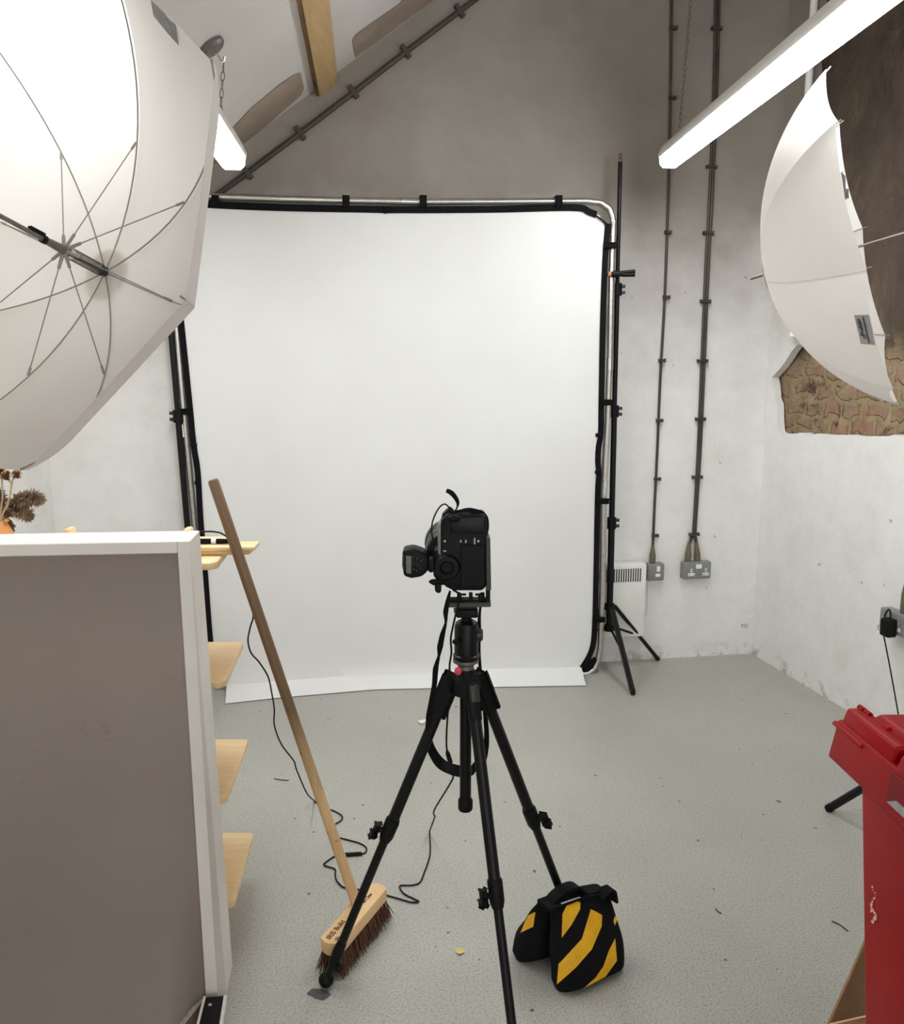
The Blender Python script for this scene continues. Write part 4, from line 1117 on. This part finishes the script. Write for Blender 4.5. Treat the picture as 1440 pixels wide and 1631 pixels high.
bm = B(); pp_(bm, [(682, 928), (688, 925), (712, 925), (712, 932), (690, 933)], YR + .01, .02, .003)
pp_(bm, [(692, 930), (703, 930), (703, 943), (699, 946), (693, 943)], YR + .005, .02, .003); cm.part('release_lever', bm, 'black_soft')
bm = B(); pp_(bm, [(703, 822), (712, 812), (720, 814), (722, 822), (714, 826)], YR + .02, .03, .003); cm.part('strap_lug', bm, 'black_soft')
bm = B(); pp_(bm, [(713.5, 808), (718, 808), (722.5, 812), (722.5, 818), (714, 818)], YR + .015, .012, .002); cm.part('cable_plug', bm, 'black_soft')
# L-bracket
bm = B(); pp_(bm, [(774, 856), (781, 857), (782.5, 940), (775, 941)], YR - .006, .05, .0015, 1); lbk = cm.part('side_bracket', bm, 'dark_grey')
bm = B(); pp_(bm, [(774.5, 939), (781, 939), (781, 962), (774.5, 962)], YR + .005, .04, .001, 1); cm.part('bracket_riser', bm, 'black_soft')
bm = B(); pp_(bm, [(711, 960), (782, 959.5), (782, 967), (711, 968)], YR + .003, .045, .0015, 1); cm.part('bracket_base', bm, 'dark_grey')
bm = B(); pp_(bm, [(712, 956), (776, 956), (776, 961), (712, 961)], YR + .012, .03, .001, 1); cm.part('base_rail', bm, 'black_soft')
for x in (731, 750, 769):
    bm = B(); pp_(bm, [(x - 3, 945), (x + 3, 945), (x + 3, 958), (x - 3, 958)], YR + .015, .012, .001, 1); cm.part('bracket_post', bm, 'black_soft')
bm = B(); ball(bm, P(731.5, 953, YR + .004), .0062, (1, .8, 1.6)); ball(bm, P(766, 951, YR + .004), .0068, (1, .8, 1.5)); cm.part('strap_buckles', bm, 'black_soft')
bm = B(); pp_(bm, [(734, 946), (742, 946), (743, 947.5), (742, 949), (734, 949)], YR + .01, .006, .0006, 1); pp_(bm, [(757, 946), (766, 946), (766, 949), (757, 949)], YR + .01, .006, .0006, 1); cm.part('bracket_hooks', bm, 'black_soft')
# straps
def strap_px(pts, widths, wdv, th=.0022):
    q = smooth_path([AY(x, y, yy) for x, y, yy in pts], 6); n = len(q); ws = []
    for i in range(n):
        f = i / (n - 1) * (len(widths) - 1); k_ = min(int(f), len(widths) - 2); ws.append(widths[k_] + (widths[k_ + 1] - widths[k_]) * (f - k_))
    bm = B(); ribbon(bm, q, wdv, ws, th); return bm
cm.part('strap', strap_px([(723, 818, 1.96), (729, 806, 1.955), (728, 797, 1.95), (720, 786, 1.945), (711, 781, 1.945)], [.004, .006, .009, .011, .009], V((.5, .25, .8))), 'black_fabric')
cm.part('strap', strap_px([(722, 817, 1.96), (735, 814, 1.955), (748, 813, 1.95), (765, 818, 1.955), (774, 826, 1.96), (776.5, 842, 1.965), (775, 856, 1.97)], [.003, .008, .012, .014, .012, .01, .005], V((0.3, .3, 1))), 'black_fabric')
cm.part('neck_strap', strap_px([(717, 941, 1.955), (713, 958, 1.94), (710, 975, 1.935), (710, 992, 1.935), (705, 1010, 1.935), (701, 1030, 1.935), (699, 1045, 1.935), (694, 1065, 1.935), (692, 1090, 1.935), (686, 1125, 1.95), (683, 1150, 1.96), (684, 1185, 2.06), (700, 1214, 2.065), (722, 1226, 2.05), (745, 1228, 2.05), (764, 1216, 2.06), (773, 1195, 2.07), (775, 1165, 2.07), (771, 1120, 2.06), (767, 1085, 2.04), (763, 1040, 2.02), (763, 1000, 1.99), (764, 978, 1.965), (767, 952, 1.95)],
    [.004, .010, .012, .005, .012, .014, .006, .013, .012, .014, .016, .02, .026, .028, .028, .024, .016, .012, .010, .006, .008, .010, .006, .005], V((.8, .3, .35))), 'black_fabric')

# flash trigger on the hot shoe
tr = Thing('flash_trigger', 'black flash trigger with a grey display on the camera hot shoe', 'flash trigger', P(690, 900, YR + .02))
bm = B(); pp_(bm, [(641, 877), (658, 874), (675, 880), (682, 888), (682, 910), (672, 919), (655, 922), (643, 918), (640.5, 900)], YR - .012, .055, .006, 3); tr.part('body', bm, 'black_soft')
bm = B(); pp_(bm, [(646.5, 885), (655.5, 886), (655, 914), (647, 913)], YR - .0135, .002, .0004, 1); tr.part('display', bm, 'lcd', label='grey display')
bm = B(); pp_(bm, [(642.5, 884), (644, 884), (644, 914), (642.5, 913)], YR - .0135, .002, .0004, 1); tr.part('accent_strip', bm, 'dark_grey')
for x, y in ((659, 888), (664, 890), (659, 897), (665, 900), (659, 907), (664, 909), (671, 893), (669, 905)):
    bm = B(); ball(bm, P(x, y, YR - .0125), .0022, (1, .5, 1), 8); tr.part('button', bm, 'dark_grey')
bm = B(); pp_(bm, [(680, 891), (691, 889), (692, 910), (686, 913), (680, 908)], YR + .0, .03, .002); tr.part('shoe_foot', bm, 'black_soft')
t = bm = B(); tube(bm, smooth_path([AY(x, y, yy) for x, y, yy in [(690, 893, 1.95), (691, 872, 1.945), (688, 850, 1.945), (688, 836, 1.945), (693, 820, 1.945), (701, 807, 1.945), (709, 803, 1.95), (716, 809, 1.962)]], 6), .0017, 8)
cm.part('sync_cable', bm, 'black_soft')

# tether cable from camera across the floor to the shelf
pts = [AY(722, 940, 1.965), AY(731, 946, 1.945), AY(731, 958, 1.94), AY(726, 978, 1.94), AY(721, 1000, 1.94), AY(718, 1018, 1.94), AY(719, 1040, 1.94), AY(716, 1062, 1.94), AY(718, 1095, 1.96), AY(713, 1140, 2.03), AY(711, 1180, 2.06), AY(713, 1200, 2.08), AY(719, 1216, 2.1), AY(722, 1236, 2.12), AY(716, 1250, 2.16), AY(692, 1290, 2.3), AY(693, 1300, 2.35)]
cam_seg = smooth_path(pts, 5)
fl = [(684, 1325), (685, 1360), (675, 1392), (668, 1406), (655, 1410), (637, 1411), (643, 1423), (660, 1432), (667, 1436), (655, 1437), (630, 1430), (608, 1424), (590, 1420), (566, 1416), (556, 1415), (545, 1412), (536, 1402), (534, 1392), (533, 1384), (516, 1378), (522, 1371), (535, 1363), (545, 1361), (577, 1360), (584, 1352), (575, 1344), (555, 1338), (537, 1333), (530, 1325), (531, 1315), (543, 1307), (545, 1300), (535, 1293), (520, 1287), (506, 1280), (500, 1275)]
flp = smooth_path([AZ(x, y, .0035) for x, y in fl], 5)
up = [AY(488, 1262, 2.80), AY(472, 1225, 2.72), AY(468, 1212, 2.70), AY(448, 1185, 2.66), AY(437, 1155, 2.62), AY(437, 1130, 2.59), AY(433, 1105, 2.56), AY(427, 1078, 2.53), AY(413, 1055, 2.50), AY(400, 1040, 2.47), AY(395, 1020, 2.44), AY(399, 998, 2.41), AY(403, 985, 2.39), AY(402, 970, 2.36), AY(392, 930, 2.32), AY(375, 885, 2.29), V((-.62, 2.34, ztop + .034)), V((-.75, 2.34, ztop + .030))]
upp = smooth_path([flp[-1]] + up, 5)
tc = Thing('tether_cable', 'thin black cable trailing from the camera over the floor to the shelf', 'cable', AZ(660, 1410))
bm = B(); tube(bm, cam_seg + flp + upp[1:], .0024, 7); cb_ = tc.part('lead', bm, 'black_soft')
for a, b, r in (((545, 1361.5), (577, 1359.5), .0062),):
    bm = B(); p, q = AZ(*a, .0065), AZ(*b, .0065); tube(bm, [p, p.lerp(q, .1), p.lerp(q, .58), p.lerp(q, .6), p.lerp(q, .62), p.lerp(q, .9), q], [.004, r, r, r * .8, r, r, .004], 10); tc.part('connector', bm, 'black_soft')
bm = B(); p, q = AY(712, 1196, 2.075), AY(718, 1216, 2.1); tube(bm, [p, p.lerp(q, .2), p.lerp(q, .9), q], [.003, .0058, .0062, .004], 10); tc.part('connector', bm, 'black_soft')

# ------------------------------------------------------------------ sandbag
u_ = V((.847, .532, 0)).normalized(); v_ = V((-u_.y, u_.x, 0)); O = V((.270, 1.944, 0))
sbg = Thing('sandbag', 'black and yellow striped saddle sandbag over a tripod foot', 'sandbag', O + u_ * .1 + v_ * .08)
def pouch(v0, v1, t0, u0, u1, lean, seed, top_z=.205):
    rows = []; NT = 40
    for i in range(19):
        h = i / 18; z = .002 + top_z * h
        vc_ = v0 + (v1 - v0) * h ** 1.3
        th = t0 * (1 - h ** 2.6) * (0.82 + .18 * sin(pi * min(1, h * 1.6))) + .008
        if i == 0: th *= .72
        wu0 = u0 + .012 * h; wu1 = u1 - .022 * h * h
        if i == 0: wu0 += .008; wu1 -= .008
        ring = []
        for j in range(NT):
            a_ = 2 * pi * j / NT; ca, sa = cos(a_), sin(a_)
            e = .42
            cu = math.copysign(abs(ca) ** e, ca); cv = math.copysign(abs(sa) ** e, sa)
            cv *= (1 - .55 * abs(cu) ** 5)
            p = O + u_ * ((wu0 + wu1) / 2 + (wu1 - wu0) / 2 * cu + lean * h) + v_ * (vc_ + th * cv)
            zz = z - (.020 * h) * ((cu + 1) / 2) + (.010 * (1 - h) * abs(cu) ** 3 if i else 0)
            p.z = zz
            nn = noise.noise(V((p.x * 22, p.y * 22, p.z * 18 + seed)))
            p += v_ * .005 * nn * (1 if 0 < i < 18 else .2) * (1 if sa > 0 else -1)
            ring.append(p)
        rows.append(ring + [ring[0]])
    bm = B(); g = []
    for r in rows: g.append([bm.verts.new(p) for p in r[:-1]])
    for a_, b_ in zip(g, g[1:]):
        for j in range(NT): bm.faces.new((a_[j], a_[(j + 1) % NT], b_[(j + 1) % NT], b_[j]))
    bm.faces.new(g[0][::-1]); bm.faces.new(g[-1])
    return sbg.part('pouch', bm, 'black_fabric', ang=80)
pf = pouch(.045, .085, .044, .010, .232, .0, 1)
pk = pouch(.188, .110, .044, -.008, .19, .0, 2)
bpf, bpk = bvh_of(pf), bvh_of(pk)
def c7(pts): return [(780 + x / 5.538, 1360 + y / 5.538) for x, y in pts]
for poly in ([(710, 385), (755, 408), (798, 430), (795, 490), (720, 625), (635, 740), (640, 530)],
             [(890, 488), (940, 512), (990, 540), (985, 640), (900, 840), (760, 1000), (595, 1150), (610, 970), (810, 750), (850, 620)],
             [(1105, 745), (1120, 940), (1020, 1080), (825, 1185), (930, 1090), (1000, 990), (1050, 850)],
             [(1145, 515), (1100, 635), (1088, 590), (1100, 550)]):
    sbg.part('yellow_stripe', decal(c7(poly), bpf, .0013, 3.5), 'yellow', pf, ang=80)
sbg.part('yellow_stripe', decal(c7([(405, 510), (385, 640), (275, 695), (310, 610), (345, 540)]), bpk, .0013, 3.5), 'yellow', pk, ang=80)
def ug(u, v, z): 
    p = O + u_ * u + v_ * v; p.z = z; return p
bm = B(); ribbon(bm, smooth_path([ug(.030, .094, .206), ug(.042, .096, .218), ug(.08, .098, .228), ug(.115, .098, .224), ug(.142, .095, .200), ug(.165, .092, .197), ug(.19, .09, .196), ug(.205, .088, .186)], 5), v_, .032, .006); sbg.part('carry_handle', bm, 'black_fabric')
bm = B(); ribbon(bm, [ug(.01, .094, .206), ug(.10, .096, .203), ug(.195, .095, .186)], v_, .05, .008); sbg.part('bridge', bm, 'black_fabric')
bm = B(); ribbon(bm, [ug(.05, .073, .209), ug(.09, .073, .2065), ug(.11, .073, .205)], v_, .004, .003); sbg.part('zip', bm, 'mark')
bm = B(); ribbon(bm, smooth_path([ug(.175, .07, .19), ug(.188, .062, .205), ug(.205, .062, .204), ug(.214, .064, .185), ug(.216, .062, .165)], 4), v_, .03, .006); sbg.part('handle_end', bm, 'black_fabric')

# ------------------------------------------------------------------ red lidded bin at the right
XB = .665
rb = Thing('storage_bin', 'tall red plastic lidded bin at the right edge', 'bin', V((.95, 1.15, 0)))
xl = P0 = AY(1366, 1242, 1.40)           # body top far-left
ztp = .973; bx0, bx1, by0, by1 = .680, 1.16, .84, 1.40
skew = V((.035, 0, 0))                    # the bin stands slightly turned
def RBp(x, y, z): return V((x + (1.40 - y) * .045, y, z))
bm = B()
tpz = .90
hexa(bm, [RBp(.735, .90, 0), RBp(1.10, .90, 0), RBp(1.10, 1.345, 0), RBp(.735, 1.345, 0), RBp(bx0, by0, tpz), RBp(bx1, by0, tpz), RBp(bx1, by1, tpz), RBp(bx0, by1, tpz)], .012, 3)
body = rb.part('body', bm, 'red')
bm = B(); hexa(bm, [RBp(.652, .79, .872), RBp(1.2, .79, .872), RBp(1.2, 1.452, .872), RBp(.652, 1.452, .872), RBp(.662, .80, .945), RBp(1.19, .80, .945), RBp(1.19, 1.445, .945), RBp(.662, 1.445, .945)], .006, 3); rim = rb.part('rim', bm, 'red')
bm = B(); hexa(bm, [RBp(.664, 1.275, .94), RBp(.70, 1.275, .94), RBp(.70, 1.437, .94), RBp(.664, 1.437, .94), RBp(.670, 1.275, .970), RBp(.70, 1.275, .970), RBp(.70, 1.432, .970), RBp(.670, 1.432, .970)], .005, 3); rb.part('lid_edge', bm, 'red', rim)
bm = B(); hexa(bm, [RBp(.660, .82, .936), RBp(.715, .82, .936), RBp(.715, 1.262, .936), RBp(.660, 1.262, .936), RBp(.668, .82, .968), RBp(.715, .82, .968), RBp(.715, 1.258, .968), RBp(.668, 1.258, .968)], .007, 3); rb.part('lid_catch', bm, 'red', rim)
bm = B(); hexa(bm, [RBp(.6555, 1.355, .932), RBp(.668, 1.355, .932), RBp(.668, 1.452, .932), RBp(.6555, 1.452, .932), RBp(.6585, 1.355, .938), RBp(.668, 1.355, .938), RBp(.668, 1.452, .938), RBp(.6585, 1.452, .938)], .0015, 2); rb.part('ledge', bm, 'red', rim)
# lid: shallow domed plate with a groove
bm = B(); hexa(bm, [RBp(.69, .82, .94), RBp(1.17, .82, .94), RBp(1.17, 1.43, .94), RBp(.69, 1.43, .94), RBp(.715, .84, .968), RBp(1.15, .84, .968), RBp(1.15, 1.41, .968), RBp(.715, 1.41, .968)], .006, 2); lid = rb.part('lid', bm, 'red')
bm = B(); hexa(bm, [RBp(.74, 1.0, .966), RBp(1.14, 1.0, .966), RBp(1.14, 1.40, .966), RBp(.74, 1.40, .966), RBp(.755, 1.02, .982), RBp(1.12, 1.02, .982), RBp(1.12, 1.385, .982), RBp(.755, 1.385, .982)], .006, 2); rb.part('raised_panel', bm, 'red', lid)
for y in (1.425, 1.405, 1.345, 1.265):
    bm = B(); tube(bm, [RBp(.692, y - .008, .970), RBp(.692, y + .008, .970)], .005, 10); rb.part('hinge_knuckle', bm, 'red', lid)
bm = B(); hexa(bm, [RBp(.6528, 1.0, .893), RBp(.668, 1.0, .893), RBp(.668, 1.262, .893), RBp(.6528, 1.262, .893), RBp(.6575, 1.0, .936), RBp(.668, 1.0, .936), RBp(.668, 1.262, .936), RBp(.6575, 1.262, .936)], 0); rb.part('hand_recess_shade', bm, plain('shaded_red_plastic', (120, 4, 14), .6), rim)  # no hollow is cut; its shade is painted as a darker red slab
bm = B(); hexa(bm, [RBp(.6518, 1.0, .890), RBp(.656, 1.0, .890), RBp(.656, 1.258, .890), RBp(.6518, 1.258, .890), RBp(.653, 1.0, .903), RBp(.656, 1.0, .903), RBp(.656, 1.235, .903), RBp(.653, 1.235, .903)], 0); rb.part('torn_sticker', bm, 'label_grey', rim, 'torn pale sticker')
bb_ = bvh_of(body)
chips = B(); chips.free()
rg = random.Random(3)
for i in range(13):
    x = 1392 + 6 * sin(i * .9) * .5 + rg.uniform(-1.5, 1.5) + i * -.05; y = 1468 - i * 4.6
    if i > 8: x += 2
    r = rg.uniform(2.0, 4.2) * (1 if i < 9 else .5)
    poly = [(x + r * rg.uniform(.5, 1.1) * cos(a_), y + r * rg.uniform(.7, 1.4) * sin(a_)) for a_ in [2 * pi * k_ / 8 for k_ in range(8)]]
    rb.part('paint_chip', decal(poly, bb_, .0008, 2.5), 'chip', body)

# folded cardboard behind the bin
p0, p1 = AZ(1317, 1631, .3), AZ(1380, 1488, .3)
p1 = p0 + (p1 - p0) * 1.25
ct = Thing('cardboard_sheet', 'folded brown cardboard standing behind the red bin', 'cardboard', V((p0.x, p0.y, 0)))
th_ = V((.8, -.6, 0)) * .005
bm = B(); hexa(bm, [V((p0.x, p0.y, 0)), V((p1.x, p1.y, 0)), V((p1.x, p1.y, 0)) + th_, V((p0.x, p0.y, 0)) + th_, p0, p1, p1 + th_, p0 + th_], .0008, 1); ct.part('long_panel', bm, 'card')
e2 = AZ(1392, 1616.5, .3); e2 = p0 + (e2 - p0) * 1.2; tn = V((0, .005, 0))
bm = B(); hexa(bm, [V((p0.x, p0.y, 0)) + th_, V((e2.x, e2.y, 0)), V((e2.x, e2.y, 0)) + tn, V((p0.x, p0.y, 0)) + tn + th_, p0 + th_, e2, e2 + tn, p0 + tn + th_], .0008, 1); ct.part('short_flap', bm, 'card_lit', label='paler short flap, lit tone painted in')  # same sheet; the light on this flap is put into its paler colour

# ------------------------------------------------------------------ bits on the floor
def flake(name, mat, label, cat, poly, z=.0015, lift=.004, group='litter on the floor'):
    pts = [AZ(x, y, .0015 + lift * (i % 3 == 1)) for i, (x, y) in enumerate(poly)]; c = sum(pts, V()) / len(pts); c.z = 0
    bm = B(); prism(bm, pts, (0, 0, .0012)); single(name, bm, mat, label, cat, c, group)
flake('paper_scrap', 'paper', 'white paper scrap on the floor beyond the tripod', 'paper scrap', [(665, 1148), (672, 1147), (680, 1145), (679, 1150), (670, 1153)])
flake('dry_leaf', 'leaf', 'small yellow leaf on the floor between tripod legs', 'leaf', [(725, 1512), (731, 1510), (739, 1512), (740, 1517), (732, 1520), (726, 1517)])
flake('gaffer_tape', 'tape', 'dark scrap of tape under the left tripod foot', 'tape', [(489, 1583), (497, 1575), (512, 1576), (521, 1579), (527, 1584), (515, 1593), (503, 1590), (497, 1586)], lift=0, group=None)
for (a, b, c_), lab in (([(1325, 1467), (1338, 1473), (1351, 1483)], 'thin dark twig on the floor left of the red bin'), ([(1140, 1447), (1144, 1452), (1149, 1455)], 'short dark twig on the floor right of the sandbag'), ([(436, 1240), (448, 1242), (460, 1243)], 'fine dark twig on the floor left of the broom')):
    bm = B(); p = [AZ(*q, .0022) for q in (a, b, c_)]; tube(bm, smooth_path(p, 3), .0016, 6); single('twig', bm, 'twig', lab, 'twig', V((p[1].x, p[1].y, 0)), 'litter on the floor')
